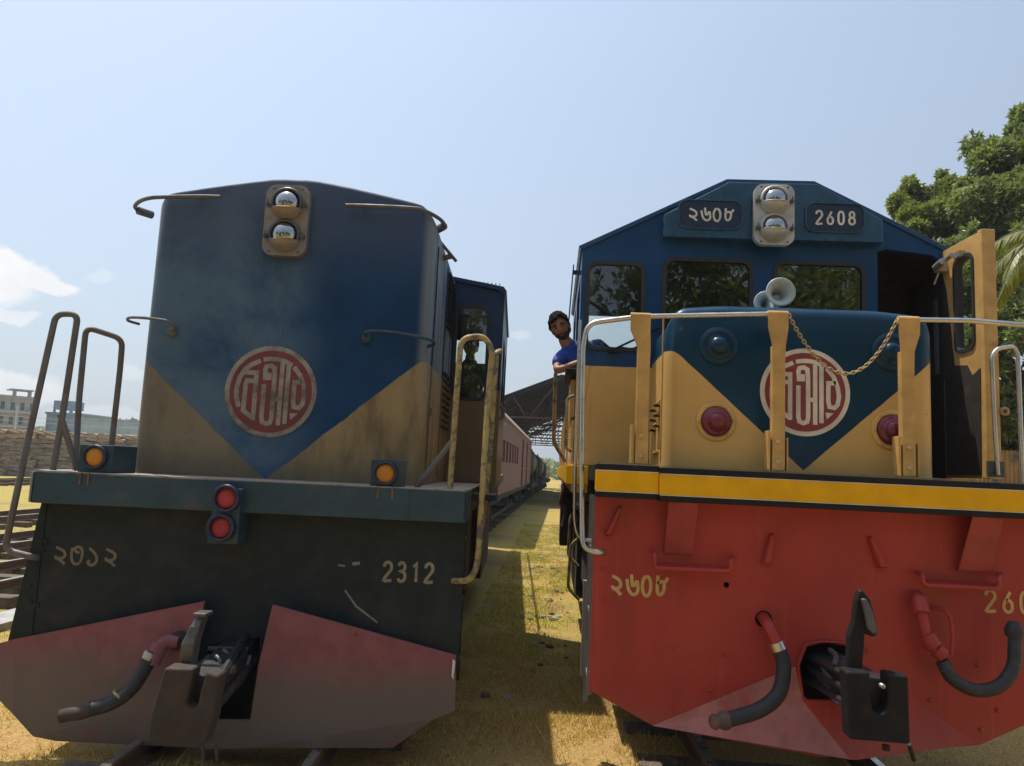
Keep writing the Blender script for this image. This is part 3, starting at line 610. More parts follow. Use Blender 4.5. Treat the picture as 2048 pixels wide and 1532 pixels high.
    for sy in (.42, .60):
        for k in range(3): z = 2.36-.07*k-(.02 if sy > .5 else 0); m.add([(-.853, sy, z), (-.853, sy+.11, z), (-.885, sy+.11, z-.028), (-.885, sy, z-.028), (-.853, sy, z-.04), (-.853, sy+.11, z-.04)], [(0, 1, 2, 3), (3, 2, 5, 4), (0, 3, 4), (1, 5, 2)])
    m.build('louvre', 'tan_paint', R)
    m = MB()
    for sy in (.42, .60):
        for k in range(3): z = 2.36-.07*k-(.02 if sy > .5 else 0); m.box(-.888, -.856, sy+.01, sy+.10, z-.044, z-.034)
    m.build('louvre_slot', 'black_dark', R)
    m = MB().box(-.860, -.853, .335, .35, 1.95, 2.90).box(-.875, -.853, .36, .40, 2.02, 2.10).box(-.875, -.853, .45, .72, 2.0, 2.015); m.build('access_door', 'tan_paint', R)
    emblem(R, .028, 2.422, .282, .1985, 'white_paint', 'emblem_red')
    for px, py, rr in ((1437, 692, .10), (1783, 704, .10)):
        c = SR(px, py, .2); r = MB().lathe((c.x, .2, c.z), (0, -1, 0), [(rr*1.25, 0), (rr*1.25, .006), (rr*1.05, .008), (rr*.95, .018), (rr*.85, .012)], 32).build('lamp_blank', 'livery_clean', R)
        MB().lathe((c.x, .2, c.z), (0, -1, 0), [(rr*.85, .008), (rr*.62, .012), (rr*.55, .03), (rr*.35, .045), (0, .05)], 28).build('lamp_dome', 'livery_clean', r)
    for px, py in ((1432, 843), (1784, 860)):
        c = SR(px, py, .2); r = MB().lathe((c.x, .2, c.z), (0, -1, 0), [(.128, 0), (.128, .006), (.118, .009), (.10, .009)], 36).build('marker_lamp', 'tan_paint', R)
        MB().lathe((c.x, .2, c.z), (0, -1, 0), [(.095, .004), (.093, .02), (.078, .030), (.060, .034), (.056, .05), (.040, .070), (.02, .078), (0, .08)], 32).build('marker_lens', 'wine_lens', r)
        bolts(r, 'bolt_mat', [(c.x+.108*math.cos(a), .193, c.z+.108*math.sin(a)) for a in (.1, 1.0, 2.2, 3.2, 4.1, 5.4)], .008, .01, name='screw')
    # ------- cab
    hw, ev, rg, fl, s0, s1 = 1.40, 3.575, 4.100, .325, .90, 3.25
    outl = [(-hw, 1.90), (hw, 1.90), (hw, ev), (fl, rg), (-fl, rg), (-hw, ev)]
    wins = [(-1.345, -.935, 2.775, 3.43), (-.775, -.135, 2.80, 3.475), (.045, .685, 2.80, 3.475)]
    door = [(.79, 1.925), (1.275, 1.925), (1.275, 3.50), (1.18, 3.565), (.85, 3.60), (.79, 3.58)]
    MB().prism(outl, [rrect(*w, .075) for w in wins]+[door], s0, s0+.05).build('cab_front_wall', 'livery_cab_clean', R, bevel=.006)
    rw = [(-1.33, -.45, 2.7, 3.53), (.45, 1.33, 2.7, 3.53)]
    MB().prism(outl, [rrect(*w, .07) for w in rw], s1, s1+.05).build('cab_rear_wall', 'livery_cab_clean', R)
    for sx in (-1, 1):
        MB().prism([(s0+.052, 1.90), (s1-.002, 1.90), (s1-.002, ev-.01), (s0+.052, ev-.01)], ([rrect(1.12, 1.95, 2.64, 3.38, .06)] if sx < 0 else [])+[rrect(2.2, 2.95, 2.64, 3.38, .06)], 0, .04, mp=lambda u, t, w, sx=sx: (sx*(hw-t), u, w)).build('cab_side_wall', 'livery_cab_clean', R)
    rf = MB(); pr = [(-hw-.03, ev-.02), (-fl, rg+.012), (fl, rg+.012), (hw+.03, ev-.02)]
    rf.prism(pr+[(p[0]*.985, p[1]-.03) for p in reversed(pr)], (), s0-.015, s1+.08); rf.build('roof', 'navy_plain', R, bevel=.004)
    MB().box(-hw+.045, hw-.045, s0+.06, s1-.01, 1.91, 1.93).box(-1.3, -.9, 1.0, 1.35, 1.94, 2.55).build('cab_floor', 'interior', R)
    for w in wins: sealed_pane(R, *w, s0, .065, 'pane_clear' if w[0] < -1 else 'pane')
    # header with number boards
    hp = [(-.80, 3.625), (.80, 3.625), (.80, 3.80), (.40, 4.02), (.325, 4.065), (-.325, 4.065), (-.40, 4.02), (-.80, 3.80)]
    MB().prism(hp, (), s0-.085, s0).build('number_board_header', 'navy_head', R, bevel=.012)
    for (a, b, t, tb) in (((1358, 440), (1482, 440), '2608', BN), ((1612, 442), (1726, 448), '2608', LN)):
        p, q2 = SR(*a, s0-.085), SR(*b, s0-.085); zc = 3.80
        f = MB().prism(rrect(p.x-.012, q2.x+.012, zc-.115, zc+.115, .07), [rrect(p.x, q2.x, zc-.103, zc+.103, .06)], s0-.098, s0-.086).build('number_board', 'navy_head', R, bevel=.004)
        MB().prism(rrect(p.x-.004, q2.x+.004, zc-.107, zc+.107, .06), (), s0-.0895, s0-.087).build('number_panel', 'navy_board', f)
        m0 = p.x+(q2.x-p.x)*(.16 if tb is BN else .17); m1 = p.x+(q2.x-p.x)*.86
        digits(R, 'number_lettering', t, tb, (m0, zc-.052), (m1, zc-.052), .104, s0-.092, 'digit_white', .15, parent=f)
    p, q2 = SR(1510, 366, s0-.16), SR(1590, 490, s0-.16)
    headlight(R, p.x, q2.x, q2.z, p.z, s0-.10, 'hl_silver', 0)
    # rain awning over the side window, wipers
    MB().hexa([(-1.455, 1.0, 3.44), (-1.475, 1.0, 3.02), (-1.485, 1.0, 3.02), (-1.465, 1.0, 3.44)], [(-1.455, 1.25, 3.44), (-1.475, 1.25, 3.02), (-1.485, 1.25, 3.02), (-1.465, 1.25, 3.44)]).box(-1.46, -1.40, 1.05, 1.08, 3.38, 3.41).build('window_shade', 'beam_blue', R)
    w0, w1 = SR(1225, 700, s0-.03), SR(1320, 655, s0-.03)
    MB().tube([w0, w1], .008, 8).box(w0.x-.03, w0.x+.03, s0-.04, s0, w0.z-.02, w0.z+.01).build('wiper', 'black_paint', R)
    MB().box(-.1, -.08, 1.5, 1.52, 2.5, 3.0).box(-1.25, -1.0, 1.6, 1.72, 2.5, 2.62).build('control_stand', 'interior_seat', R)
    # seat seen through the left window, on its post
    st = MB().lathe((-.98, 1.95, 2.72), (0, -1, .15), [(.0, 0), (.20, 0), (.24, .03), (.24, .07), (.20, .10), (0, .10)], 24).build('seat_back', 'interior_seat', R)
    MB().box(-1.2, -.75, 1.5, 1.95, 2.38, 2.46).box(-1.0, -.95, 1.7, 1.76, 1.93, 2.38).build('seat', 'interior_seat', R)
    # ------- open door leaf, swung out to the right edge
    dr = empty('cab_door', (1.27, s0-.01, 0)); dr.parent = R; dr.rotation_euler = (0, 0, math.radians(-89.3))
    # leaf local: x along leaf from the hinge, z up
    leaf = [(0.0, 1.93), (.50, 1.93), (.50, 3.59), (0.0, 3.59)]
    MB().prism(leaf, [rrect(.165, .385, 2.81, 3.47, .06)], -.02, .02).build('door_leaf', 'tan_bright', dr, bevel=.004)
    MB().box(.455, .505, -.024, .065, 1.93, 3.60).build('door_edge', 'tan_bright', dr, bevel=.006)
    gr = [(.01, 1.95), (.43, 1.95), (.45, 2.66), (.36, 2.62), (.30, 2.70), (.14, 2.72), (.10, 3.0), (.05, 3.3), (.01, 3.4)]
    for a_, b_ in ((-.0255, -.0215), (.0215, .0255)): MB().prism(gr, (), a_, b_).build('door_grime', 'door_grime', dr)
    MB().prism(rrect(.150, .400, 2.795, 3.485, .07), [rrect(.172, .378, 2.817, 3.463, .06)], -.03, .03).build('door_gasket', 'gasket', dr)
    MB().sheet(rrect(.160, .390, 2.805, 3.475, .06), 0).build('door_pane', 'pane_clear', dr)
    MB().tube([(.00, -.07, 3.46), (.22, -.07, 3.50)], .018, 10).tube([(.06, -.10, 3.45), (.16, -.10, 3.47)], .026, 10).box(.02, .08, -.09, -.02, 3.42, 3.49).box(.22, .30, -.06, -.02, 3.47, 3.51).tube([(.04, -.06, 3.44), (.00, -.08, 3.34)], .008, 8).build('door_closer', 'steel_worn', dr)
    MB().lathe((.50, .09, 2.37), (1, -.2, 0), [(.0, 0), (.018, 0), (.03, .01), (.03, .02), (.012, .02)], 12).tube([(.49, .06, 2.37), (.51, .10, 2.37)], .006, 6).build('door_latch', 'chain_mat', dr)
    # frame inside the doorway, with added dark panels behind it
    a, b = SR(1868, 600, 1.15), SR(1886, 750, 1.15)
    MB().box(a.x, a.x+.035, 1.12, 1.16, b.z, a.z).box(a.x+.045, b.x+.01, 1.12, 1.16, b.z, a.z).build('inner_frame', 'steel_worn', R)
    MB().box(.70, 1.355, 1.6, 1.62, 1.93, 3.56).box(1.33, 1.357, 1.0, 1.59, 1.93, 3.5).build('dark_backing_panel', 'interior', R)  # panels added so the doorway looks onto dark
    rl_ = [(-hw+.06, ev-.06), (-fl, rg-.06), (fl, rg-.06), (hw-.06, ev-.06)]; MB().prism(rl_+[(p[0]*.99, p[1]-.02) for p in reversed(rl_)], (), s0+.06, s1-.01).build('dark_ceiling_liner', 'interior', R)  # dark liner added to hide the bright underside of the roof
    # ------- horns above the nose
    def horn(c, k, nm, d=(0, -1, 0)):
        prof = [(.012, -.30), (.014, -.12), (.022, -.05), (.045, -.01), (.080, .012), (.094, .020), (.098, .020), (.098, .014), (.080, .002), (.05, -.015), (.030, -.05), (.018, -.1), (.014, -.14), (0, -.15)]
        prof = [(.098, .022), (.094, .026), (.074, .012), (.050, -.02), (.034, -.07), (.024, -.14), (.0, -.17)] 
        o = MB().lathe(c, d, [(r*k, t*k) for r, t in [(.016, -.36), (.020, -.20), (.034, -.09), (.056, -.03), (.086, .008), (.100, .018)]+prof], 36); return o.build(nm, 'horn_paint', R)
    c = SR(1560, 585, .42); h1 = horn(c, 1.0, 'horn'); c2_ = SR(1532, 606, .62); h2 = horn(c2_, .85, 'horn', (-.2, -1, 0))
    MB().box(c.x-.02, c.x+.02, c.y+.08, c.y+.30, 2.96, c.z).build('horn_bracket', 'horn_paint', h1)
    # ------- front handrail
    s = .03
    posts = [(1281, 633), (1555, 629), (1816, 640)]
    tp = [SR(x, y, s) for x, y in posts]
    rl = [SR(1165, 700, s), SR(1172, 655, s), SR(1215, 638, s), SR(1281, 633, s), SR(1420, 631, s), SR(1545, 628, s)]
    bot = [Vector((SR(1163, 1070, s).x, s, SR(1163, 1070, s).z))]
    rail = [SR(1209, 1105, -.005), SR(1200, 1106, -.05), SR(1166, 1098, -.05), Vector((SR(1164, 1060, -.03).x, -.03, SR(1164, 1060, -.03).z)), SR(1163, 900, 0), SR(1166, 690, s), SR(1176, 646, s), SR(1281, 633, s), SR(1545, 628, s)]
    MB().tube(fillet(rail, .10, 8), .0165, 14).build('handrail', 'chrome', R)
    MB().tube([SR(1828, 640, s), SR(1935, 641, s), SR(2048, 650, s), Vector((1.33, s, SR(2048, 650, s).z-.02)), Vector((1.36, s, 2.4))], .0165, 14).build('handrail', 'chrome', R)
    MB().tube(fillet([SR(1190, 1082, .45), SR(1156, 1078, .45), SR(1148, 1040, .45), SR(1152, 860, .45), SR(1160, 640, .45)], .07), .012, 12).build('handrail', 'chrome', R)
    for i, t in enumerate(tp):
        w0, w1 = .062, .038; z0 = 1.915; x = SR(posts[i][0], 940, s).x; zt = t.z
        f = [(x-w1, z0), (x+w1, z0), (x+w1, zt-.30), (x+w1*1.08, zt-.20), (t.x+w0, zt-.09), (t.x+w0*1.02, zt+.012), (t.x-w0*1.02, zt+.012), (t.x-w0, zt-.09), (x-w1*1.08, zt-.20), (x-w1, zt-.30)]
        po = MB().prism(f, (), s-.022, s-.010).box(x-w1, x-w1+.006, s-.010, s+.035, z0, zt-.2).box(x+w1-.006, x+w1, s-.010, s+.035, z0, zt-.2).build('rail_post', 'tan_bright', R, bevel=.004)
        MB().tube([(t.x-w0, s, zt), (t.x+w0, s, zt)], .024, 12).build('post_sleeve', 'tan_bright', po)
        MB().box(x-w1-.028, x-w1-.014, s-.03, s+.06, z0, z0+.24).box(x+w1+.010, x+w1+.018, s-.03, s+.06, z0, z0+.20).build('post_bracket', 'tan_bright', po, bevel=.003)
        bolts(po, 'bolt_mat', [(x-.004, s-.022, z0+.05), (x-.004, s-.022, z0+.17)], .016, .016)
    # chain across the gap in the rail
    a, b = SR(1577, 628, s-.02), SR(1795, 638, s-.02); n = 46; sag = .36; ch = MB(); pts = []
    for i in range(n+1):
        t = i/n; z = a.z+(b.z-a.z)*t-sag*(1-((t-.5)/.5)**2); pts.append(Vector((a.x+(b.x-a.x)*t, s-.02-.02*math.sin(PI*t), z)))
    # even spacing
    acc = [0]
    for p, q2 in zip(pts, pts[1:]): acc.append(acc[-1]+(q2-p).length)
    nl = 44; ln = acc[-1]/nl
    for k in range(nl):
        d = (k+.5)*ln; j = max(i for i in range(len(acc)) if acc[i] <= d); j = min(j, n-1); p = pts[j].lerp(pts[j+1], (d-acc[j])/(acc[j+1]-acc[j])); t = (pts[j+1]-pts[j]).normalized()
        side = Vector((0, 1, 0)) if k % 2 else t.cross(Vector((0, 1, 0))).normalized()
        side = (side*.92+(t.cross(side))*.38).normalized(); lp = []
        for q in range(13):
            a_ = 2*PI*q/12; lp.append(p+t*(ln*.68*math.cos(a_))+side*(ln*.42*math.sin(a_)))
        ch.tube(lp, .0038, 6, caps=False)
    ch.build('chain', 'chain_mat', R)
    # right-hand grab iron beyond the door
    MB().tube(fillet([SR(1996, 950, .25), SR(1990, 860, .25), SR(1983, 712, .25), SR(1995, 697, .25), SR(2028, 692, .28), SR(2036, 710, .28), SR(2046, 970, .28)], .035), .013, 12).build('grab_iron', 'chrome', R)
    a = SR(1997, 935, .22); MB().box(a.x-.04, a.x+.06, .26, .28, a.z-.06, a.z+.04).build('grab_iron_plate', 'steel_dark', R)
    # side sill, steps and underframe along the left side
    MB().box(-1.46, -1.30, .84, .90, 1.76, 1.895).box(-1.46, -1.42, .90, 13, 1.76, 1.895).build('side_sill', 'band_yellow', R, bevel=.004)
    MB().box(-1.42, -1.30, .90, 13, 1.70, 1.896).box(1.30, 1.44, .90, 13, 1.70, 1.896).build('sill_frame', 'tan_paint', R)
    for z in (.55, .95, 1.35): MB().box(-1.29, -1.05, .14, .50, z, z+.02).build('step_tread', 'steel_worn', R)
    MB().box(-1.30, -1.27, .12, .14, .5, 1.70).box(-1.30, -1.27, .50, .52, .35, 1.70).box(-1.32, -1.285, .54, .60, .50, 1.12).build('step_side', 'beam_pale', R)
    MB().box(-1.0, 1.0, .05, 13, 1.2, 1.80).box(-1.25, -.7, 3.9, 6.6, .45, 1.35).box(.7, 1.25, 3.9, 6.6, .45, 1.35).box(-1.28, -1.0, 1.0, 1.9, .95, 1.6).build('underframe', 'under_black', R)
    MB().tube(fillet([(-1.42, 3.6, 1.72), (-1.47, 3.6, 1.5), (-1.40, 3.6, 1.42), (-1.43, 3.6, 1.25)], .04), .016, 8).build('sand_pipe', 'coach_red', R)
    MB().box(-1.44, -1.28, 4.6, 5.4, .95, 1.68).build('battery_box', 'under_black', R)
    for y, z in ((2.6, .95), (3.1, 1.2)): MB().tube(fillet([(-1.26, y, z+.3), (-1.36, y, z+.2), (-1.37, y, z-.2), (-1.26, y, z-.3)], .05), .014, 8).build('brake_pipe', 'rail_yellow', R)
    rail = MB().tube([(-1.38, 3.5, 2.75), (-1.38, 12.8, 2.75)], .016, 8)
    for y in (5.2, 7.2, 9.2, 11.2, 12.8): rail.tube([(-1.38, y, 1.9), (-1.38, y, 2.75)], .014, 8)
    rail.build('walkway_rail', 'tan_paint', R)
    # vertical grab rails beside the cab door at the rear of the side
    MB().tube(fillet([(-1.42, 3.4, 1.95), (-1.56, 3.4, 2.15), (-1.57, 3.4, 2.95), (-1.44, 3.4, 3.02)], .07), .022, 10).build('side_handrail', 'rail_yellow', R)
    MB().tube(fillet([(-1.42, 1.0, 2.0), (-1.47, 1.0, 2.02), (-1.47, 1.0, 2.4), (-1.42, 1.0, 2.42)], .03), .012, 10).build('side_handrail', 'rail_yellow', R)
    MB().box(-1.44, -1.405, 1.3, 2.1, 2.28, 2.58).box(-1.425, -1.405, 1.2, 2.0, 2.0, 2.25).build('side_door_panel', 'tan_paint', R)
    # armrest on the side window
    MB().box(-1.49, -1.36, 1.15, 1.93, 2.605, 2.655).build('armrest', 'black_paint', R, bevel=.012)
    bogie(R, [1.7, 3.0]); bogie(R, [9.0, 10.3])
    hood(R, 'long_hood', .80, 3.30, 12.5, 1.90, 3.20, 3.30, 'livery_cab_clean', rc=.05, rt=.05)
# ======================================================= LEFT locomotive
def left_loco():
    zt = 1.70
    out = [(-1.335, 1.50), (1.335, 1.50), (1.335, .62), (1.31, .41), (1.16, .35), (.92, .17), (-.9, .10), (-1.20, .17), (-1.40, .30), (-1.44, .66)]
    notch = [(-.26, .94), (.168, .94), (.10, .36), (-.30, .36)]
    qh = [tuple(SL(*p, 0).xz) for p in ((415, 1290), (520, 1275), (505, 1400), (480, 1440), (400, 1440))]
    MB().prism(out, [qh], 0, .03).build('buffer_plate', 'plate_dark', L, bevel=.004)
    # deck beam with chamfered left end
    pl = [(-1.335, -.10), (1.325, -.10), (1.335, -.08), (1.345, .30), (-1.42, .30), (-1.42, .02)]
    MB().prism(pl, (), 1.505, zt-.004, mp=lambda u, t, w: (u, w, t)).build('deck_beam', 'beam_blue', L, bevel=.004)
    MB().hexa([(-1.337, -.103, 1.508), (-1.42, .015, 1.508), (-1.42, .015, 1.69), (-1.337, -.103, 1.69)], [(-1.343, -.107, 1.508), (-1.426, .011, 1.508), (-1.426, .011, 1.69), (-1.343, -.107, 1.69)]).build('beam_end', 'beam_pale', L)  # chamfer face in a paler grey than the beam
    MB().box(.78, .99, -.1035, -.1005, 1.505, 1.69).build('beam_patch', 'beam_blue', L)
    MB().box(-1.33, 1.325, -.095, .02, zt-.003, zt+.004).box(-1.41, 1.34, .0205, 13, zt-.003, zt+.004).build('deck', 'deck_top', L)
    MB().box(-1.30, 1.30, .31, 13, 1.5, zt-.006).build('deck_frame', 'under_black', L)
    # plough wings, inner edges standing forward
    k = -.16
    def wing(pts, nm, mat='plow_pink'):
        P = [SL(px, py, s) for px, py, s in pts]; n = len(P); c = sum(P, Vector())/n; vs = P+[p+Vector((0, .02, 0)) for p in P]
        fs = [tuple(range(n)), tuple(reversed(range(n, 2*n)))]+[(i, (i+1) % n, (i+1) % n+n, i+n) for i in range(n)]
        return MB().add(vs, fs).build(nm, mat, L)
    wing([(408, 1203, k), (28, 1279, -.02), (28, 1431, -.02), (66, 1473, -.02), (112, 1482, -.03), (300, 1491, k*.6), (400, 1496, k*.7), (372, 1400, k)], 'plough_wing')
    wing([(28, 1279, -.02), (0, 1286, .0), (-30, 1335, .10), (-30, 1385, .10), (0, 1402, 0), (28, 1431, -.02)], 'plough_wing')
    wing([(545, 1210, k), (912, 1311, -.02), (910, 1421, -.02), (868, 1438, -.02), (785, 1496, -.02), (560, 1497, k*.7), (495, 1496, k*.9), (500, 1440, k*.9), (517, 1330, k)], 'plough_wing')
    wing([(400, 1497, k*.7), (372, 1440, k*.9), (500, 1440, k*.9), (497, 1497, k*.9)], 'plough_centre')
    m = SL(905, 1318, -.028); MB().hexa([m, m+Vector((.018, 0, -.01)), m+Vector((.012, 0, -.12)), m+Vector((0, 0, -.10))], [p+Vector((0, -.003, 0)) for p in (m, m+Vector((.018, 0, -.01)), m+Vector((.012, 0, -.12)), m+Vector((0, 0, -.10)))]).build('paint_scrape', 'white_paint', L)
    for pts, w in ((((690, 1180), (712, 1212), (755, 1245)), .012), (((705, 1128), (720, 1126)), .02), (((676, 1130), (690, 1132)), .01)):
        mb = MB(); mb.ribbon([SL(*p, 0).xz for p in pts], w, -.002, lambda a, t, b: (a, t, b)); mb.build('paint_scrape', 'beam_pale', L)
    MB().box(-.34, .30, .25, .27, .1, 1.0).box(-.34, .30, .03, .25, .10, .13).box(.26, .28, .03, .25, .13, 1.0).build('coupler_pocket', 'black_dark', L)
    # bolts and holes
    bolts(L, 'plate_dark', [SL(*p, 0) for p in ((92, 1082), (88, 1100), (62, 1203), (76, 1210), (60, 1170), (880, 1240))], .014, .01)
    m = MB().lathe(SL(713, 1266, -.085), (0, -1, 0), [(.014, 0), (.014, .014), (0, .014)], 8); m.build('bolt', 'rusty', L)
    MB().box(SL(86, 1050, 0).x, SL(90, 1050, 0).x, -.006, 0, .7, 1.5).build('plate_seam', 'plate_dark', L)
    # air pipe and hose
    P = [SL(352, 1282, -.10), SL(356, 1284, -.20), SL(330, 1284, -.22), SL(312, 1315, -.24), SL(306, 1330, -.25)]
    MB().tube([SL(352, 1282, -.10), SL(352, 1283, -.19)], .050, 16).tube(smooth_path(P[1:], 6), .036, 14).tube([SL(322, 1290, -.22), SL(312, 1306, -.235)], .045, 12).build('air_pipe', 'plow_pink', L)
    MB().lathe(SL(352, 1283, -.20), (0, -1, 0), [(.05, -.10), (.052, 0), (.04, .012), (0, .014)], 16).build('pipe_cap', 'black_dark', L)
    MB().tube([SL(305, 1304, -.245), SL(298, 1318, -.25)], .042, 14).build('hose_clamp', 'steel_worn', L)
    hose(L, [SL(303, 1312, -.245), SL(285, 1345, -.27), SL(262, 1378, -.30), SL(225, 1405, -.33), SL(175, 1420, -.35)], .040)
    MB().tube(smooth_path([SL(185, 1415, -.35), SL(165, 1425, -.36), SL(140, 1428, -.36), SL(123, 1432, -.36)], 5), .038, 12, radii=None).build('hose_coupling', 'rust_brown', L)
    MB().tube([SL(240, 1388, -.32), SL(237, 1391, -.322)], .042, 14).build('hose_band', 'rail_yellow', L)
    # coupler
    s = -.66
    o = [tuple(SL(*p, s).xz) for p in ((328, 1336), (386, 1338), (374, 1395), (370, 1408), (376, 1417), (388, 1418), (396, 1408), (400, 1385), (412, 1344), (437, 1352), (425, 1440), (408, 1492), (292, 1484), (300, 1430))]
    MB().prism(o, (), s, s+.12).build('coupler_face', 'rust_brown', L, bevel=.016, seg=3)
    b = MB(); p0 = Vector((-.02, .24, .66)); p1 = Vector((SL(378, 1385, s).x+.02, s+.10, SL(378, 1390, s).z))
    b.hexa([p0+Vector((-.09, 0, -.12)), p0+Vector((.09, 0, -.12)), p0+Vector((.09, 0, .10)), p0+Vector((-.09, 0, .10))], [p1+Vector((-.09, 0, -.10)), p1+Vector((.11, 0, -.10)), p1+Vector((.11, 0, .05)), p1+Vector((-.09, 0, .05))])
    b.tube([p0+Vector((.02, -.1, .12)), p1+Vector((.10, 0, .06))], .026, 8).tube([p0+Vector((.09, -.1, -.03)), p1+Vector((.12, 0, -.04))], .03, 8); b.build('coupler_bar', 'engine_black', L, bevel=.02)
    c = SL(470, 1300, .0); m = MB().box(c.x-.10, c.x+.10, -.10, .05, c.z-.06, c.z+.03).tube([(c.x-.12, -.11, c.z+.03), (c.x+.12, -.11, c.z+.035)], .018, 8).tube([(c.x-.10, -.12, c.z-.01), (c.x-.16, -.16, c.z-.07)], .02, 8)
    m.lathe((c.x+.04, -.12, c.z-.15), (0, -1, 0), [(.06, -.05), (.06, .02), (.03, .03), (0, .03)], 14); m.build('draw_gear', 'engine_black', L, bevel=.01)
    prof = [((404, 1232), .036), ((398, 1252), .05), ((388, 1285), .064), ((381, 1320), .06), ((380, 1350), .04)]
    vs = []; fs = []
    for i, ((px, py), w) in enumerate(prof):
        p = SL(px, py, -.50); dy = -.05*math.sin(i/4*PI)
        vs += [p+Vector((-w*.8, dy, 0)), p+Vector((w*.4, dy-.015, .006)), p+Vector((w*.55, dy+.06, 0)), p+Vector((-w*.6, dy+.07, 0))]
    for i in range(4): fs += [(i*4+q, i*4+(q+1) % 4, i*4+4+(q+1) % 4, i*4+4+q) for q in range(4)]
    fs += [(0, 1, 2, 3), (16, 17, 18, 19)]
    MB().add(vs, fs).build('coupler_hook', 'steel_dark', L, bevel=.008)
    p = SL(405, 1230, -.50); MB().box(p.x-.04, p.x+.035, -.54, -.44, p.z-.006, p.z+.016).build('hook_cap', 'steel_dark', L, bevel=.006)
    for pts in (((448, 1300, -.16), (462, 1318, -.22), (455, 1345, -.30), (440, 1352, -.36)), ((500, 1312, -.10), (488, 1345, -.18), (470, 1368, -.26), (452, 1378, -.34)), ((432, 1312, -.30), (440, 1322, -.32), (436, 1338, -.34))):
        MB().tube(smooth_path([SL(*p) for p in pts], 6), .013, 8).build('coupling_chain', 'steel_dark', L)
    MB().lathe(SL(455, 1340, -.40), (0, -1, .2), [(.035, -.05), (.035, .03), (.02, .045), (0, .045)], 10).build('coupler_pin', 'steel_dark', L, bevel=.004)
    for px in (405, 432): MB().tube([SL(px, 1490, -.30), SL(px+2, 1520, -.30)], .012, 8).build('release_rod', 'steel_dark', L)
    # red tail lamps in their box
    a, b2 = SL(421, 972, -.18), SL(478, 1085, -.18)
    a = SL(428, 975, -.18); c1 = SL(452, 997, -.18); c2 = SL(441, 1056, -.18)
    bx = MB().hexa([(c2.x-.085, -.16, c2.z-.095), (c2.x+.10, -.16, c2.z-.095), (c1.x+.082, -.16, c1.z+.06), (c1.x-.075, -.16, c1.z+.06)], [(c2.x-.085, -.0, c2.z-.095), (c2.x+.10, 0, c2.z-.095), (c1.x+.082, 0, c1.z+.06), (c1.x-.075, 0, c1.z+.06)]).build('tail_lamp_box', 'beam_blue', L, bevel=.005)
    for c in (c1, c2):
        MB().lathe((c.x, -.16, c.z), (0, -1, 0), [(.085, 0), (.085, .030), (.079, .036), (.066, .034), (.064, .008)], 32).build('lamp_bezel', 'navy_board', bx)
        MB().lathe((c.x, -.16, c.z), (0, -1, 0), [(.064, .006), (.054, .014), (.050, .018), (.03, .024), (0, .026)], 32).build('lamp_lens', 'red_lens', bx)
    # amber lamp boxes on the deck
    for (x0, x1, y0, y1, lx, ly, dp) in ((160, 222, 888, 944, 191, 914, .30), (743, 803, 918, 975, 771, 947, .16)):
        a, b2 = SL(x0, y0, -.05), SL(x1, y1, -.05); c = SL(lx, ly, -.05)
        bx = MB().box(a.x, b2.x, -.05, -.05+dp, zt+.004, a.z).build('marker_box', 'beam_blue', L, bevel=.005)
        MB().lathe((c.x, -.05, c.z), (0, -1, 0), [(.078, 0), (.078, .022), (.072, .030), (.062, .026), (.058, .006)], 32).build('lamp_bezel', 'navy_board', bx)
        MB().lathe((c.x, -.05, c.z), (0, -1, 0), [(.062, .004), (.054, .012), (.050, .016), (.03, .024), (0, .026)], 32).build('lamp_lens', 'amber', bx)
        b = MB()
        for dx in ((-.05, .0) if x0 < 500 else (-.03, .06)): b.box(c.x+dx-.006, c.x+dx+.006, -.108, -.102, zt-.07, zt+.002)
        b.build('bracket_strap', 'rusty', bx)
    # numbers
    a, b2 = SL(108, 1125, 0), SL(229, 1133, 0); digits(L, 'number_lettering', '2312', BN, (a.x, a.z-.01), (b2.x, b2.z), .115, -.003, 'digit_old', .15)
    a, b2 = SL(766, 1162, 0), SL(866, 1166, 0); digits(L, 'number_lettering', '2312', LN, (a.x, a.z), (b2.x, b2.z), .118, -.003, 'digit_old2', .16)
    # ------- tall nose
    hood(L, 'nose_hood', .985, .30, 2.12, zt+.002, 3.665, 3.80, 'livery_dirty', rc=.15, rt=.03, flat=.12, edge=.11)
    emblem(L, -.052, 2.293, .312, .2985, 'white_paint_old', 'emblem_red_old', rot=0.0)
    p, q = SL(526, 368, .25), SL(620, 516, .25); cxm = (SL(525, 440, .25).x+SL(619, 440, .25).x)/2
    headlight(L, cxm-.152, cxm+.152, q.z+.01, p.z, .30, 'hl_silver_old', 1, depth=.05)
    # louvre stacks on the right side of the nose, near the cab
    m = MB(); sl = MB()
    for z0_, n_ in ((3.05, 9), (2.2, 9)):
        for kx in range(n_):
            z = z0_+.055*kx
            for y0 in (1.45, 1.78): m.add([(.986, y0, z), (.986, y0+.27, z), (1.012, y0+.27, z-.022), (1.012, y0, z-.022), (.986, y0, z-.03), (.986, y0+.27, z-.03)], [(0, 1, 2, 3), (3, 2, 5, 4), (0, 3, 4), (1, 5, 2)]); sl.box(.987, 1.008, y0+.01, y0+.26, z-.033, z-.026)
    m.build('louvre_panel', 'livery_cab_dirty', L); sl.build('louvre_slot', 'black_dark', L)
    MB().box(.986, .994, .62, .64, 1.75, 3.45).box(.986, .994, 1.38, 1.40, 1.75, 3.5).box(.986, 1.0, .66, .70, 2.2, 2.26).build('access_door', 'livery_cab_dirty', L)
    MB().box(-.994, -.986, .62, .64, 1.75, 3.45).box(-.994, -.986, 1.38, 1.40, 1.75, 3.5).build('access_door', 'livery_cab_dirty', L)
    # grab rails around the corners of the nose
    zr = SL(440, 393, .22).z
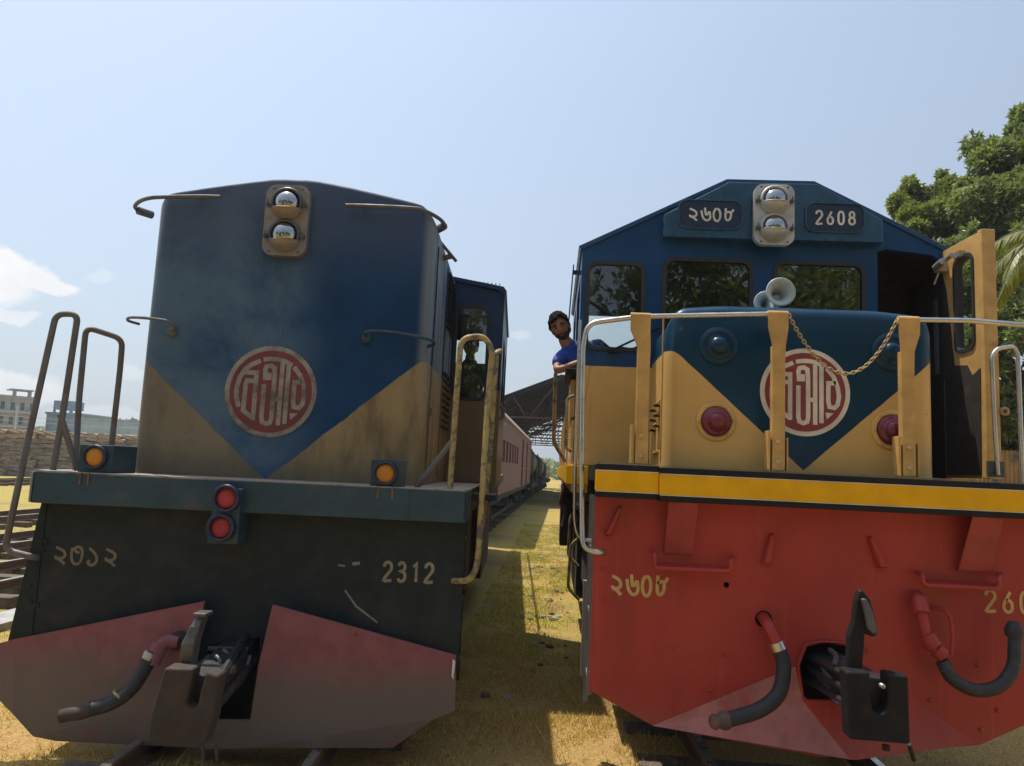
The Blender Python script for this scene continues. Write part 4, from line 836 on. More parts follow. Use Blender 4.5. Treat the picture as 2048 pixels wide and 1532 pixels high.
    MB().tube(smooth_path([SL(441, 394, .235), SL(400, 393, .23), SL(330, 394, .22), SL(300, 396, .24), SL(279, 403, .36), SL(270, 414, .52), SL(282, 424, .60), SL(302, 430, .66)], 6), .014, 12).build('corner_rail', 'rail_dark', L)
    MB().tube([SL(276, 421, .56), SL(304, 430, .66)], .030, 8).build('rail_bracket', 'rail_dark', L); MB().tube([SL(400, 393, .24), SL(402, 394, .30)], .012, 8).build('rail_bracket', 'rail_dark', L)
    MB().tube(smooth_path([SL(692, 411, .235), SL(740, 412, .22), SL(820, 416, .22), SL(848, 421, .25), SL(878, 437, .40), SL(889, 450, .55), SL(884, 458, .64), SL(870, 465, .72)], 6), .014, 12).build('corner_rail', 'rail_dark', L)
    MB().tube([SL(888, 452, .58), SL(866, 464, .74)], .030, 8).build('rail_bracket', 'rail_dark', L); MB().tube([SL(728, 412, .24), SL(728, 413, .30)], .012, 8).build('rail_bracket', 'rail_dark', L)
    MB().tube([SL(864, 464, .80), SL(912, 522, 1.05)], .013, 10).tube([SL(879, 517, 1.0), SL(905, 511, 1.0)], .026, 8).build('corner_rail', 'rail_dark', L)
    MB().tube(smooth_path([SL(733, 676, .30), SL(733, 664, .24), SL(770, 663, .20), SL(830, 672, .20), SL(862, 680, .28), SL(868, 688, .36), SL(852, 694, .42)], 6), .012, 12).lathe(SL(733, 678, .295), (0, -1, 0), [(.035, 0), (.035, .012), (.015, .02), (0, .02)], 14).build('corner_rail', 'beam_blue', L)
    MB().tube(smooth_path([SL(347, 664, .30), SL(350, 654, .24), SL(338, 643, .22), SL(300, 637, .24), SL(262, 635, .40), SL(256, 641, .50), SL(278, 648, .62)], 6), .010, 12).lathe(SL(345, 664, .295), (0, -1, 0), [(.035, 0), (.035, .012), (.015, .02), (0, .02)], 14).build('corner_rail', 'rail_dark', L)
    # ------- deck corner grab irons
    hr = lambda pts, fr=.05, mat='rail_grey': MB().tube(fillet([SL(*p) for p in pts], fr), .0195, 14).build('grab_iron', mat, L)
    hr([(75, 1115, .0), (66, 1114, -.04), (10, 1100, -.05), (20, 1050, -.05), (60, 862, -.03), (112, 628, 0), (156, 628, .02), (150, 668, .02), (130, 800, .03), (106, 940, .06)], .055, 'rail_grey')
    hr([(150, 942, .30), (158, 800, .30), (172, 654, .30), (245, 678, .42), (240, 740, .42), (222, 900, .42), (220, 960, .42)], .06, 'rail_grey')
    hr([(120, 828, .03), (155, 940, .12)], .01, 'rail_grey')
    hr([(900, 978, .02), (908, 860, .02), (922, 676, .02), (968, 672, .05), (985, 700, .06), (976, 800, .05), (966, 960, -.03), (955, 1130, -.04), (940, 1162, -.04), (905, 1162, .0)], .07, 'rail_yellow')
    hr([(958, 1100, .60), (972, 1000, .60), (983, 860, .60), (993, 705, .60), (1000, 702, .75)], .03, 'rail_yellow')
    hr([(910, 876, .02), (832, 975, .06)], .01, 'rail_grey')
    # ------- cab
    hw, s0, s1 = 1.455, 2.10, 4.45
    prof = [(-hw, 1.71), (hw, 1.71), (hw, 3.48), (hw-.03, 3.52), (.93, 3.60), (.4, 3.68), (0, 3.70), (-.4, 3.68), (-.93, 3.60), (-hw+.03, 3.52), (-hw, 3.48)]
    wf = [(1.02, 1.315, 2.47, 3.33), (-1.315, -1.02, 2.47, 3.33)]
    MB().prism(prof, [rrect(*w, .075) for w in wf], s0, s0+.04).build('cab_front_wall', 'livery_cab_dirty', L, bevel=.005)
    wr = [(.75, 1.38, 2.45, 3.42), (-1.38, -.75, 2.45, 3.42)]
    MB().prism(prof, [rrect(*w, .07) for w in wr], s1, s1+.04).build('cab_rear_wall', 'livery_cab_dirty', L)
    for sx in (-1, 1):
        MB().prism([(s0+.042, 1.71), (s1-.002, 1.71), (s1-.002, 3.50), (s0+.042, 3.50)], [rrect(2.5, 3.3, 2.45, 3.15, .06), rrect(3.5, 4.25, 2.45, 3.15, .06)], 0, .04, mp=lambda u, t, w, sx=sx: (sx*(hw-t), u, w)).build('cab_side_wall', 'livery_cab_dirty', L)
    rp = prof[2:]; rf = MB().prism([(p[0]*1.012, p[1]+.012) for p in rp]+[(p[0]*.98, p[1]-.02) for p in reversed(rp)], (), s0-.03, s1+.06)
    rf.build('roof', 'livery_cab_dirty', L)
    m = MB()
    for kx in range(13): x = .96+.037*kx; m.tube([(x, s0-.035, 3.585-.075*(x-.96)), (x, s0-.01, 3.585-.075*(x-.96))], .006, 6)
    m.build('roof_rivet_row', 'beam_blue', L)
    for w in wf: sealed_pane(L, *w, s0, .07, 'pane_clear')
    MB().box(-hw+.045, hw-.045, s0+.05, s1-.01, 1.73, 1.75).box(-.9, .9, s0+.05, s0+.4, 1.76, 2.6).build('cab_floor', 'interior', L)
    MB().tube([(1.46, s0+.1, 2.30), (1.49, s0+.1, 2.32), (1.49, s0+.1, 2.40), (1.46, s0+.1, 2.42)], .02, 8).build('side_handrail', 'rail_grey', L)
    for z in (.55, .95, 1.35):
        MB().box(1.05, 1.31, .14, .55, z, z+.02).box(-1.31, -1.05, .14, .55, z, z+.02).build('step_tread', 'steel_dark', L)
    MB().box(1.29, 1.31, .12, .14, .5, 1.5).box(1.29, 1.31, .55, .57, .4, 1.5).box(-1.31, -1.29, .12, .14, .5, 1.5).build('step_side', 'plate_dark', L)
    a = SL(968, 966, .5); MB().box(1.33, 1.50, .50, 1.0, 1.62, 1.66).box(1.33, 1.36, 2.0, 13, 1.55, 1.70).build('side_sill', 'plate_dark', L)
    rail = MB().tube([(1.28, 4.8, 2.55), (1.28, 12.8, 2.55)], .016, 8)
    for y in (4.8, 6.8, 8.8, 10.8, 12.8): rail.tube([(1.28, y, 1.7), (1.28, y, 2.55)], .014, 8)
    rail.build('walkway_rail', 'rail_yellow', L)
    MB().box(-1.0, 1.0, .05, 13, 1.05, 1.55).box(.7, 1.25, 4.9, 7.4, .45, 1.3).box(-1.25, -.7, 4.9, 7.4, .45, 1.3).box(.95, 1.26, .9, 2.0, .9, 1.5).build('underframe', 'under_black', L)
    bogie(L, [1.7, 3.0]); bogie(L, [9.0, 10.3])
    hood(L, 'long_hood', .90, 4.66, 12.6, 1.70, 3.15, 3.28, 'livery_cab_dirty', rc=.05, rt=.05)
right_loco(); left_loco()
# ------------------------------------------------------------------ people
def head_grid(nu=44, nv=34):
    pts = []
    g = lambda a, s: math.exp(-(a/s)**2)
    for j in range(nv+1):
        th = PI*j/nv
        for i in range(nu):
            ph = 2*PI*i/nu; x = math.sin(th)*math.sin(ph); y = -math.sin(th)*math.cos(ph); z = math.cos(th)
            X, Y, Z = x*.076, y*.095, z*.118
            if z < 0: k = 1-.30*(-z)**1.4; X *= k; Y *= (1-.22*(-z)**2) if y > 0 else 1-.10*(-z)**3
            if y < 0:
                f = -y; Y -= f*(.026*g(X, .012)*g(Z+.018, .020)+.012*g(X, .010)*g(Z-.008, .02)+.006*g(X, .05)*g(Z-.032, .010)
                                +.006*g(X, .022)*g(Z+.060, .009)+.008*g(X, .02)*g(Z+.095, .016)-.012*g(abs(X)-.030, .014)*g(Z-.014, .012)+.004*g(abs(X)-.043, .018)*g(Z+.015, .018))
            pts.append(Vector((X, Y, Z)))
    return pts, nu, nv
def person(name, label, J, head, tilt, turn, skin, shirt, beard=True, arm_out=None):
    """J: dict of joints (world); head: centre; the body is one skinned surface, clothing its children"""
    root = None
    def skinned(nm, verts, edges, radii, mat, parent=None, sub=2):
        me = bpy.data.meshes.new(nm); me.from_pydata([tuple(v) for v in verts], edges, []); o = bpy.data.objects.new(nm, me); COL.objects.link(o)
        m = o.modifiers.new('s', 'SKIN'); m.use_smooth_shade = True
        for v, r in zip(me.skin_vertices[0].data, radii): v.radius = (r, r) if not isinstance(r, tuple) else r
        me.skin_vertices[0].data[0].use_root = True
        s = o.modifiers.new('u', 'SUBSURF'); s.levels = sub; s.render_levels = sub
        bpy.context.view_layer.update(); dg = bpy.context.evaluated_depsgraph_get(); nm2 = bpy.data.meshes.new_from_object(o.evaluated_get(dg))
        o.modifiers.clear(); o.data = nm2; nm2.materials.clear(); nm2.materials.append(MATS[mat]); 
        for p in nm2.polygons: p.use_smooth = True
        if parent: o.parent = parent
        return o
    V = []; E = []; Rr = []
    def add(p, r, par=None):
        V.append(Vector(p)); Rr.append(r); 
        if par is not None: E.append((par, len(V)-1))
        return len(V)-1
    pel = add(J['pelvis'], .12); b1 = add(J['chest'], .125, pel); nb = add(J['neck'], .058, b1); add(head-Vector((0, -.01, .05)), .050, nb)
    for sd in ('r', 'l'):
        sh = add(J['sh_'+sd], .055, b1); el = add(J['el_'+sd], .038, sh); wr = add(J['wr_'+sd], .026, el)
        d = (J['wr_'+sd]-J['el_'+sd]).normalized(); pa = add(J['wr_'+sd]+d*.07, (.036), wr); side = d.cross(Vector((0, 0, 1))).normalized()
        for k in range(4):
            bse = add(J['wr_'+sd]+d*.095+side*(.028-.019*k), .010, pa); ln = (.034, .040, .037, .028)[k]
            m1 = add(V[bse]+d*ln+Vector((0, 0, -.006)), .009, bse); add(V[m1]+d*ln*.7+Vector((0, 0, -.022)), .008, m1)
        t1 = add(J['wr_'+sd]+d*.045+side*.042, .011, pa); add(V[t1]+d*.035+side*.012, .009, t1)
        hp = add(J['hip_'+sd], .085, pel); kn = add(J['kn_'+sd], .058, hp); an = add(J['an_'+sd], .040, kn); add(J['an_'+sd]+Vector((0, -.14, -.04)), .035, an)
    body = skinned(name, V, E, Rr, skin)
    # head joined into the same mesh
    pts, nu, nv = head_grid(); Rm = Matrix.Rotation(tilt, 3, 'Y') @ Matrix.Rotation(turn, 3, 'Z') @ Matrix.Rotation(math.radians(10), 3, 'X')
    bm = bmesh.new(); bm.from_mesh(body.data)
    tv = [bm.verts.new(head+Rm @ p) for p in pts]
    for j in range(nv):
        for i in range(nu):
            f = [tv[j*nu+i], tv[j*nu+(i+1) % nu], tv[(j+1)*nu+(i+1) % nu], tv[(j+1)*nu+i]]
            try: ff = bm.faces.new(f); ff.smooth = True
            except ValueError: pass
    for sx in (-1, 1):
        r = bmesh.ops.create_uvsphere(bm, u_segments=12, v_segments=8, radius=1.0)
        for v in r['verts']: v.co = head+Rm @ Vector((sx*.076+v.co.x*.009, .008+v.co.y*.018, -.002+v.co.z*.030))
    bmesh.ops.recalc_face_normals(bm, faces=bm.faces[:]); bm.to_mesh(body.data); bm.free()
    for p in body.data.polygons: p.use_smooth = True
    def shell(nm, test, off, mat):
        vs = []; fs = []; idx = {}
        for j in range(nv):
            for i in range(nu):
                q = [j*nu+i, j*nu+(i+1) % nu, (j+1)*nu+(i+1) % nu, (j+1)*nu+i]
                c = sum((pts[a] for a in q), Vector())/4
                if not test(c): continue
                f = []
                for a in q:
                    if a not in idx:
                        p = pts[a]; n_ = Vector((p.x/.076**2, p.y/.095**2, p.z/.118**2)).normalized(); o_ = off(p); idx[a] = len(vs); vs.append(head+Rm @ (p+n_*o_))
                    f.append(idx[a])
                if len(set(f)) > 2: fs.append(tuple(dict.fromkeys(f)))
        return MB().add(vs, fs, True).build(nm, mat, body, smooth=True)
    shell('hair', lambda c: c.z > (.066+.010*math.sin(c.x*60) if c.y < -.02 else (.0 if c.y < .03 else -.06)) , lambda p: .012+.015*max(0, p.z/.118)+.010*mnoise.noise(p*38)+.011*max(0, mnoise.noise(p*95))*(1 if p.z > .02 else .3), 'hair')
    if beard: shell('beard', lambda c: c.y < .02 and ((c.z < -.040 and not (abs(c.x) < .020 and -.066 < c.z < -.052)) or (abs(c.x) < .026 and -.05 < c.z < -.038) or (abs(c.x) > .058 and c.z < -.02)), lambda p: .0035+.001*mnoise.noise(p*150), 'beard')
    mb = MB()
    for sx in (-1, 1): mb.tube([head+Rm @ Vector((sx*(.014+.009*k), -.098+.0035*k*k*.6, .031+.004*math.sin(k))) for k in range(5)], .0042, 6)
    mb.build('eyebrow', 'hair', body)
    ey = MB()
    for sx in (-1, 1): ey.lathe(head+Rm @ Vector((sx*.030, -.0835, .014)), Rm @ Vector((0, -1, 0)), [(.010, -.004), (.008, .0005), (.004, .0018)], 10)
    ey.build('eye', 'eye_white', body)
    ip = MB()
    for sx in (-1, 1): ip.lathe(head+Rm @ Vector((sx*.030, -.0878, .014)), Rm @ Vector((0, -1, 0)), [(.0062, -.003), (.0058, -.0008), (0, -.0004)], 10)
    ip.build('iris', 'hair', body)
    if beard: MB().tube([head+Rm @ Vector((sx*.018, -.094+abs(sx)*.004, -.059)) for sx in (-1, -.5, 0, .5, 1)], .0042, 8).build('mouth', 'lips', body)
    # shirt with short sleeves and a collar
    V2 = []; E2 = []; R2 = []
    def add2(p, r, par=None):
        V2.append(Vector(p)); R2.append(r)
        if par is not None: E2.append((par, len(V2)-1))
        return len(V2)-1
    a = add2(J['pelvis'], .145); b = add2(J['chest'], .150, a); c = add2(J['chest'].lerp(J['neck'], .75), .085, b)
    for sd in ('r', 'l'):
        s_ = add2(J['sh_'+sd], .076, b); add2(J['sh_'+sd].lerp(J['el_'+sd], .72), .060, s_)
    skinned('shirt', V2, E2, R2, shirt, body)
    cd = (J['neck']-J['chest']).normalized(); MB().lathe(J['neck']-cd*.02, cd, [(.080, -.03), (.068, .0), (.066, .022), (.074, .008), (.088, -.02)], 20).build('collar', shirt, body)
    V3 = []; E3 = []; R3 = []
    V3.append(J['pelvis']-Vector((0, 0, .02))); R3.append(.14)
    for sd in ('r', 'l'):
        n0 = len(V3); V3 += [J['hip_'+sd], J['kn_'+sd], J['an_'+sd]]; R3 += [.098, .072, .06]; E3 += [(0, n0), (n0, n0+1), (n0+1, n0+2)]
    skinned('trousers', V3, E3, R3, 'trousers', body)
    tag(body, label, 'person'); return body
hd = atY(1121, 656, 6.10)
P1 = dict(pelvis=Vector((.50, 6.22, 2.42)), chest=Vector((.22, 6.17, 2.74)), neck=Vector((.085, 6.12, 2.90)), sh_r=Vector((.035, 6.10, 2.80)), el_r=Vector((.00, 5.98, 2.655)), wr_r=Vector((.215, 5.90, 2.735)),
          sh_l=Vector((.36, 6.17, 2.90)), el_l=Vector((.55, 6.08, 2.70)), wr_l=Vector((.50, 5.88, 2.64)), hip_r=Vector((.45, 6.20, 2.36)), hip_l=Vector((.66, 6.20, 2.36)),
          kn_r=Vector((.42, 5.86, 2.42)), kn_l=Vector((.64, 5.86, 2.42)), an_r=Vector((.42, 5.84, 2.02)), an_l=Vector((.64, 5.84, 2.02)))
person('person', 'bearded man in a bright blue short sleeved shirt leaning out of the cab side window', P1, hd, math.radians(-22), math.radians(-9), 'skin', 'shirt_blue')
def lw(x, d, z): return L_.o+L_.ax*x+L_.ay*d+Vector((0, 0, z))
h0 = SL(941, 692, 3.0); h2 = lw(h0.x, 3.0, h0.z); o2 = h2-Vector((0, 0, .0))
q = lambda x, y, z: o2+Vector((x, y, z))
P2 = dict(pelvis=q(0, .08, -.66), chest=q(0, .04, -.34), neck=q(0, .02, -.15), sh_r=q(-.17, .03, -.24), el_r=q(-.24, -.05, -.50), wr_r=q(-.18, -.28, -.52), sh_l=q(.17, .03, -.24), el_l=q(.24, -.05, -.50), wr_l=q(.18, -.28, -.52),
          hip_r=q(-.10, .06, -.70), hip_l=q(.10, .06, -.70), kn_r=q(-.12, -.34, -.68), kn_l=q(.12, -.34, -.68), an_r=q(-.12, -.36, -.95), an_l=q(.12, -.36, -.95))
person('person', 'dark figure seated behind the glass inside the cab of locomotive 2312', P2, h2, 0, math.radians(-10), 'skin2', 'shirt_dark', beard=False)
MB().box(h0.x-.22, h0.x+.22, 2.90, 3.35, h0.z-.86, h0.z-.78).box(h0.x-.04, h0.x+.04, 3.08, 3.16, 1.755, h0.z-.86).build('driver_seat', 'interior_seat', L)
# ------------------------------------------------------------------ ground
def axis_coords(lo, hi, d0, d1, step, far):
    a = list(np.arange(d0, d1+1e-6, step)); s = step
    x = d1
    while x < hi: s *= 1.22; x += s; a.append(min(x, hi))
    x = d0; s = step
    while x > lo: s *= 1.22; x -= s; a.insert(0, max(x, lo))
    return np.array(a)
def gh(x, y):
    v = .035*mnoise.noise(Vector((x*.7, y*.7, 0)))+.012*mnoise.noise(Vector((x*4, y*4, 3)))
    return v-.02
gx = axis_coords(-900, 900, -9, 6, .16, 1); gy = axis_coords(-300, 1500, 1.5, 26, .16, 1)
V = np.zeros((len(gy), len(gx), 3)); V[:, :, 0] = gx[None]; V[:, :, 1] = gy[:, None]
for j, y in enumerate(gy):
    for i, x in enumerate(gx): V[j, i, 2] = gh(x, y) if abs(x) < 60 and abs(y) < 90 else -.02
nx, ny = len(gx), len(gy); idx = np.arange(nx*ny).reshape(ny, nx)
Fq = np.stack([idx[:-1, :-1], idx[:-1, 1:], idx[1:, 1:], idx[1:, :-1]], -1).reshape(-1, 4)
tag(big_mesh('ground', V.reshape(-1, 3), Fq, 'ground', smooth=True), kind='structure')
# grass: short tufts and blades
def grass(n, regions):
    Ps = []; Cs = []
    tot = sum(w for *_, w in regions)
    for x0, x1, y0, y1, w in regions:
        m = int(n*w/tot); u = rng.random(m); ys = y0*(y1/y0)**u if y0 > 0 else y0+(y1-y0)*u; xs = x0+(x1-x0)*rng.random(m)
        Ps.append(np.stack([xs, ys], 1))
    P = np.concatenate(Ps); k = len(P)
    nz = np.array([mnoise.noise(Vector((x*1.3, y*1.3, 5)))*.6+mnoise.noise(Vector((x*4.5, y*4.5, 9)))*.5 for x, y in P]); keep = rng.random(k) < np.clip(.62+nz*1.7, .03, 1); P = P[keep]; nz = nz[keep]; k = len(P)
    z = np.array([gh(x, y) for x, y in P]); h = (.011+.036*rng.random(k)**2)*(1+.5*np.clip(nz, -.5, 1)); h[rng.random(k) < .01] *= 2.6
    a = rng.random(k)*2*PI; w = .0018+.0028*rng.random(k)+P[:, 1]*.00025; lean = rng.normal(0, .55, (k, 2))
    d = np.stack([np.cos(a), np.sin(a)], 1)*w[:, None]
    V = np.zeros((k, 3, 3)); V[:, 0, :2] = P-d; V[:, 1, :2] = P+d; V[:, 0, 2] = V[:, 1, 2] = z-.004; V[:, 2, :2] = P+lean*h[:, None]; V[:, 2, 2] = z+h
    far = np.clip((P[:, 1]-5.5)/3.5, 0, 1); g = np.clip(.15+.75*far*(.6+nz*1.4)+rng.normal(0, .22, k), 0, 1)[:, None]
    dry = np.array([.68, .47, .20])*(0.6+.6*rng.random((k, 1))); grn = np.array([.40, .38, .085])*(.6+.8*rng.random((k, 1)))
    C = np.repeat((dry*(1-g)+grn*g)[:, None], 3, 1).reshape(-1, 3)
    tag(big_mesh('grass', V.reshape(-1, 3), np.arange(k*3).reshape(-1, 3), 'grass_blades', cols=C), 'short dry and green grass between and beside the tracks', 'grass', kind='stuff')
grass(250000, [(-.9, 1.0, 3.2, 26, 10), (-5.5, -2.6, 2.6, 9, 3), (-4.2, 2.9, 2.6, 4.6, 5), (-12, -5, 5, 30, 3), (2.2, 4.5, 3, 8, 1)])
# clods and stones
for kx in range(70):
    x, y = random.uniform(-.6, .35), 5.2*(20/5.2)**random.random()
    if kx > 54: x, y = random.uniform(-7.5, -4), random.uniform(5, 10)
    elif kx % 4: x, y = random.choice(((.05, 9.6), (.16, 9.9), (-.1, 12), (.1, 14.5), (-.25, 8.2), (.0, 11)))[0]+random.gauss(0, .07), random.choice((9.6, 9.9, 12, 14.5, 8.2, 11))+random.gauss(0, .12)
    m = MB(); r = random.uniform(.014, .05)
    bm = bmesh.new(); bmesh.ops.create_icosphere(bm, subdivisions=2, radius=r)
    for v in bm.verts: v.co *= 1+.5*mnoise.noise(v.co*40+Vector((kx, 0, 0))); v.co.z *= .55
    me = bpy.data.meshes.new('clod'); bm.to_mesh(me); bm.free(); me.materials.append(MATS['sleeper_wood' if kx % 3 else 'concrete']); o = bpy.data.objects.new('clod', me); COL.objects.link(o)
    o.location = (x, y, gh(x, y)+r*.2); tag(o, 'dark clod of earth lying on the grass' if kx % 3 else 'small grey stone lying on the grass', 'clod' if kx % 3 else 'stone', 'clods on the grass' if kx % 3 else 'stones on the grass')
# ------------------------------------------------------------------ railway tracks
RP = [(-.055, 0), (.055, 0), (.055, .01), (.008, .022), (.008, .088), (.030, .098), (.030, .118), (.026, .122), (-.026, .122), (-.030, .118), (-.030, .098), (-.008, .088), (-.008, .022), (-.055, .01)]
def track(x0, y0, yaw, l0, l1, label, ns, zoff=0.0, raise_=0.0):
    t = empty('railway_track', (x0, y0, zoff), yaw); tag(t, label, 'railway track', 'railway tracks')
    for sx in (-.53, .53):
        r = MB().prism([(sx+a, .02+b+raise_) for a, b in RP], (), l0, l1).build('rail', 'rail_side', t)
        MB().box(sx-.024, sx+.024, l0, l1, .1425+raise_, .1445+raise_).build('running_surface', 'rail_top', r)
    sl = None
    for kx in range(ns):
        y = l0+.4+kx*.68+random.uniform(-.04, .04)
        if y > l1: break
        if sl is None:
            sl = MB().box(-.95, .95, -.11, .11, -.10, .015+raise_).build('sleeper', 'sleeper_wood', t, bevel=.01); o = sl
        else: o = sl.copy(); COL.objects.link(o)
        o.location = (random.uniform(-.03, .03), y, random.uniform(-.01, .006)); o.rotation_euler = (0, 0, random.uniform(-.03, .03))
track(1.56, 4.6, 0, -4, 95, 'railway track under the red locomotive 2608', 60)
track(-1.86, 4.6, .05, -4, 14, 'railway track under the dark locomotive 2312', 26)
track(-2.75, 18.6, -.013, 0, 80, 'railway track under the maroon coach', 60)
track(-7.15, 0, 0, -2, 110, 'nearest open railway track left of the dark locomotive', 70, 0, .07)
track(-9.55, 0, 0, -2, 110, 'second open railway track left of the dark locomotive', 70, .0, .08)
track(-13.0, 0, 0, -2, 110, 'third open railway track left of the dark locomotive', 70, .0, .08)
track(-25.2, 0, .02, 10, 110, 'farthest open railway track in front of the timber stack', 60, .0, .1)
MB().box(-5.9, -5.5, 3, 40, -.05, .05).build('kerb', 'concrete', None)['kind'] = 'structure'
# ------------------------------------------------------------------ maroon coach
def coach():
    c = empty('passenger_coach', (-2.72, 18.6, 0), -.0125); tag(c, 'faded maroon passenger coach behind the dark locomotive', 'railway coach')
    z0, ze = 1.17, 3.24; hw = 1.37; Ln = 19.2
    wy = [1.0+1.25*k for k in range(6)]; holes = [rrect(y, y+.85, 2.02, 2.62, .04) for y in wy]
    dr = [(10.6, 11.4), (14.2, 15.0)]; holes += [[(a, 1.22), (b, 1.22), (b, 3.0), (a, 3.0)] for a, b in dr]
    for sx in (1, -1):
        MB().prism([(0, z0), (Ln, z0), (Ln, ze), (0, ze)], holes, 0, .05, mp=lambda u, t, w, sx=sx: (sx*(hw-t), u, w)).build('side_wall', 'coach_red', c)
        m = MB()
        for y in wy:
            for kx in range(5): m.box(sx*(hw-.03)-.008, sx*(hw-.03)+.008, y+.09+.155*kx, y+.13+.155*kx, 2.0, 2.64)
        m.build('window_bars', 'coach_dark', c)
        m = MB()
        for a, b in dr: m.box(sx*hw-.02 if sx > 0 else sx*hw-.01, sx*hw+.012, a-.12, a, 1.2, 3.05).box(sx*hw-.01, sx*hw+.012, b, b+.12, 1.2, 3.05)
        m.box(sx*hw-.01, sx*hw+.012, .0, .10, z0, ze).build('door_frame', 'coach_dark', c)
        MB().box(sx*hw-.005, sx*hw+.008, .1, Ln, 1.86, 1.89).build('waist_strip', 'coach_dark', c)
    MB().box(-hw+.051, hw-.051, .0, .05, z0, ze).box(-hw+.051, hw-.051, Ln-.05, Ln, z0, ze).build('end_wall', 'coach_dark', c)
    MB().box(-hw+.2, hw-.2, .2, Ln-.2, z0, z0+.06).box(-.05, .05, .2, Ln-.2, z0, ze).build('inner_floor', 'void', c)
    pr = [(-hw-.05, ze-.02)]+[(hw*math.sin(a)*1.0, ze+.0+.50*math.cos(a)) for a in [math.radians(x) for x in range(-80, 81, 16)]]+[(hw+.05, ze-.02)]
    MB().prism(pr, (), -.1, Ln+.1).build('roof', 'coach_roof', c, smooth=False)
    MB().box(hw+.02, hw+.07, -.1, Ln+.1, ze-.05, ze+.0).build('gutter', 'coach_roof', c)
    MB().box(-1.2, 1.2, .3, Ln-.3, .95, z0).box(-.5, .5, 6, 12, .5, .95).build('underframe', 'under_black', c)
    MB().lathe((hw+.01, .95, 3.0), (1, 0, 0), [(.03, 0), (.03, .05), (0, .06)], 10).build('side_lamp', 'white_paint', c)
    bogie(c, [2, 3.6]); bogie(c, [15.5, 17.2])
coach()
def tank_wagon(y, x, r, zc, ln, label, dome=True):
    t = empty('tank_wagon', (x, y, 0), -.02); tag(t, label, 'railway wagon', 'black wagons behind the coach')
    MB().lathe((0, 0, zc), (0, 1, 0), [(0, -.12), (r*.6, -.08), (r, .05), (r, ln-.05), (r*.6, ln+.08), (0, ln+.12)], 32).build('barrel', 'engine_black', t)
    b = MB()
    for yy in (.6, ln*.5, ln-.6): b.lathe((0, yy, zc), (0, 1, 0), [(r, -.04), (r+.02, -.04), (r+.02, .04), (r, .04)], 32)
    b.build('band', 'steel_dark', t)
    MB().lathe((0, ln*.35, zc+r-.05), (0, 0, 1), [(.3, 0), (.3, .28), (.2, .36), (0, .38)], 18).build('dome', 'engine_black', t)
    MB().box(-1.2, 1.2, -.3, ln+.3, .85, 1.12).box(-.3, .3, .3, ln-.3, 1.1, zc-r*.8).build('underframe', 'under_black', t)
    MB().tube([(r+.12, .1, 1.1), (r+.12, .1, zc+.4)], .03, 6).tube([(r+.35, .1, 1.1), (r+.35, .1, zc+.4)], .03, 6).build('ladder', 'steel_dark', t)
    bogie(t, [1.2, ln-1.2])
tank_wagon(39.4, -2.25, 1.08, 2.28, 8.5, 'nearest black tank wagon, directly behind the maroon coach')
tank_wagon(50, -1.85, 1.0, 2.05, 9, 'second black tank wagon under the shed roof')
tank_wagon(61, -1.55, .9, 1.85, 9, 'third and farthest black tank wagon under the shed roof')
# ------------------------------------------------------------------ train shed
def shed():
    s = empty('train_shed', (.3, 38, 0), -.012); tag(s, 'open dark train shed with a gabled truss roof over both tracks', 'train shed')
    rz, ez, hw, D = 6.75, 4.58, 5.2, 42
    for sx in (-1, 1):
        m = MB(); nb = 14
        for kx in range(nb):
            y0 = D*kx/nb; y1 = D*(kx+1)/nb-.002
            for j in range(5):
                if kx > nb-5 and random.random() < .34: continue
                u0, u1 = j/5, (j+1)/5
                m.hexa([(sx*hw*u0, y0, rz-(rz-ez)*u0), (sx*hw*u1, y0, rz-(rz-ez)*u1), (sx*hw*u1, y1, rz-(rz-ez)*u1), (sx*hw*u0, y1, rz-(rz-ez)*u0)],
                       [(sx*hw*u0, y0, rz+.04-(rz-ez)*u0), (sx*hw*u1, y0, rz+.04-(rz-ez)*u1), (sx*hw*u1, y1, rz+.04-(rz-ez)*u1), (sx*hw*u0, y1, rz+.04-(rz-ez)*u0)])
        m.build('roof_sheeting', 'shed_dark', s)
        MB().tube([(sx*hw, 0, ez-.02), (0, 0, rz-.02)], .09, 6).build('barge_board', 'shed_dark', s)
        for kx in range(7): MB().box(sx*hw-.12, sx*hw+.12, D*kx/6-.12, D*kx/6+.12, 0, ez).build('column', 'shed_dark', s)
    for kx in range(8):
        y = D*kx/7+.05; t = MB(); zb = 4.50
        t.tube([(-hw, y, zb), (hw, y, zb)], .055, 6)
        for sx in (-1, 1):
            t.tube([(sx*hw, y, ez-.06), (0, y, rz-.1)], .05, 6); t.tube([(sx*1.6, y, zb), (sx*.1, y, rz-.15)], .035, 6); t.tube([(sx*1.75, y, zb), (sx*2.5, y, rz-.12-(rz-ez)*.48)], .035, 6); t.tube([(sx*3.6, y, zb), (sx*2.6, y, rz-.12-(rz-ez)*.5)], .03, 6)
        t.build('roof_truss', 'truss_red', s)
    p = MB()
    for sx in (-1, 1):
        for j in range(1, 9): u = j/9; p.box(sx*hw*u-.03, sx*hw*u+.03, 0, D, rz-.10-(rz-ez)*u, rz-.04-(rz-ez)*u)
    p.build('purlins', 'shed_dark', s)
    g = MB()
    for kx in range(18): x = -hw+2*hw*kx/17; g.box(x-.03, x+.03, D-.05, D, 4.5, rz-(rz-ez)*abs(x)/hw)
    for z in (4.7, 5.0, 5.3, 5.6, 5.9): w = hw*(rz-z)/(rz-ez); w = min(w, hw); g.box(-w, w, D-.04, D-.01, z-.02, z+.02)
    g.build('gable_lattice', 'truss_red', s)
shed()
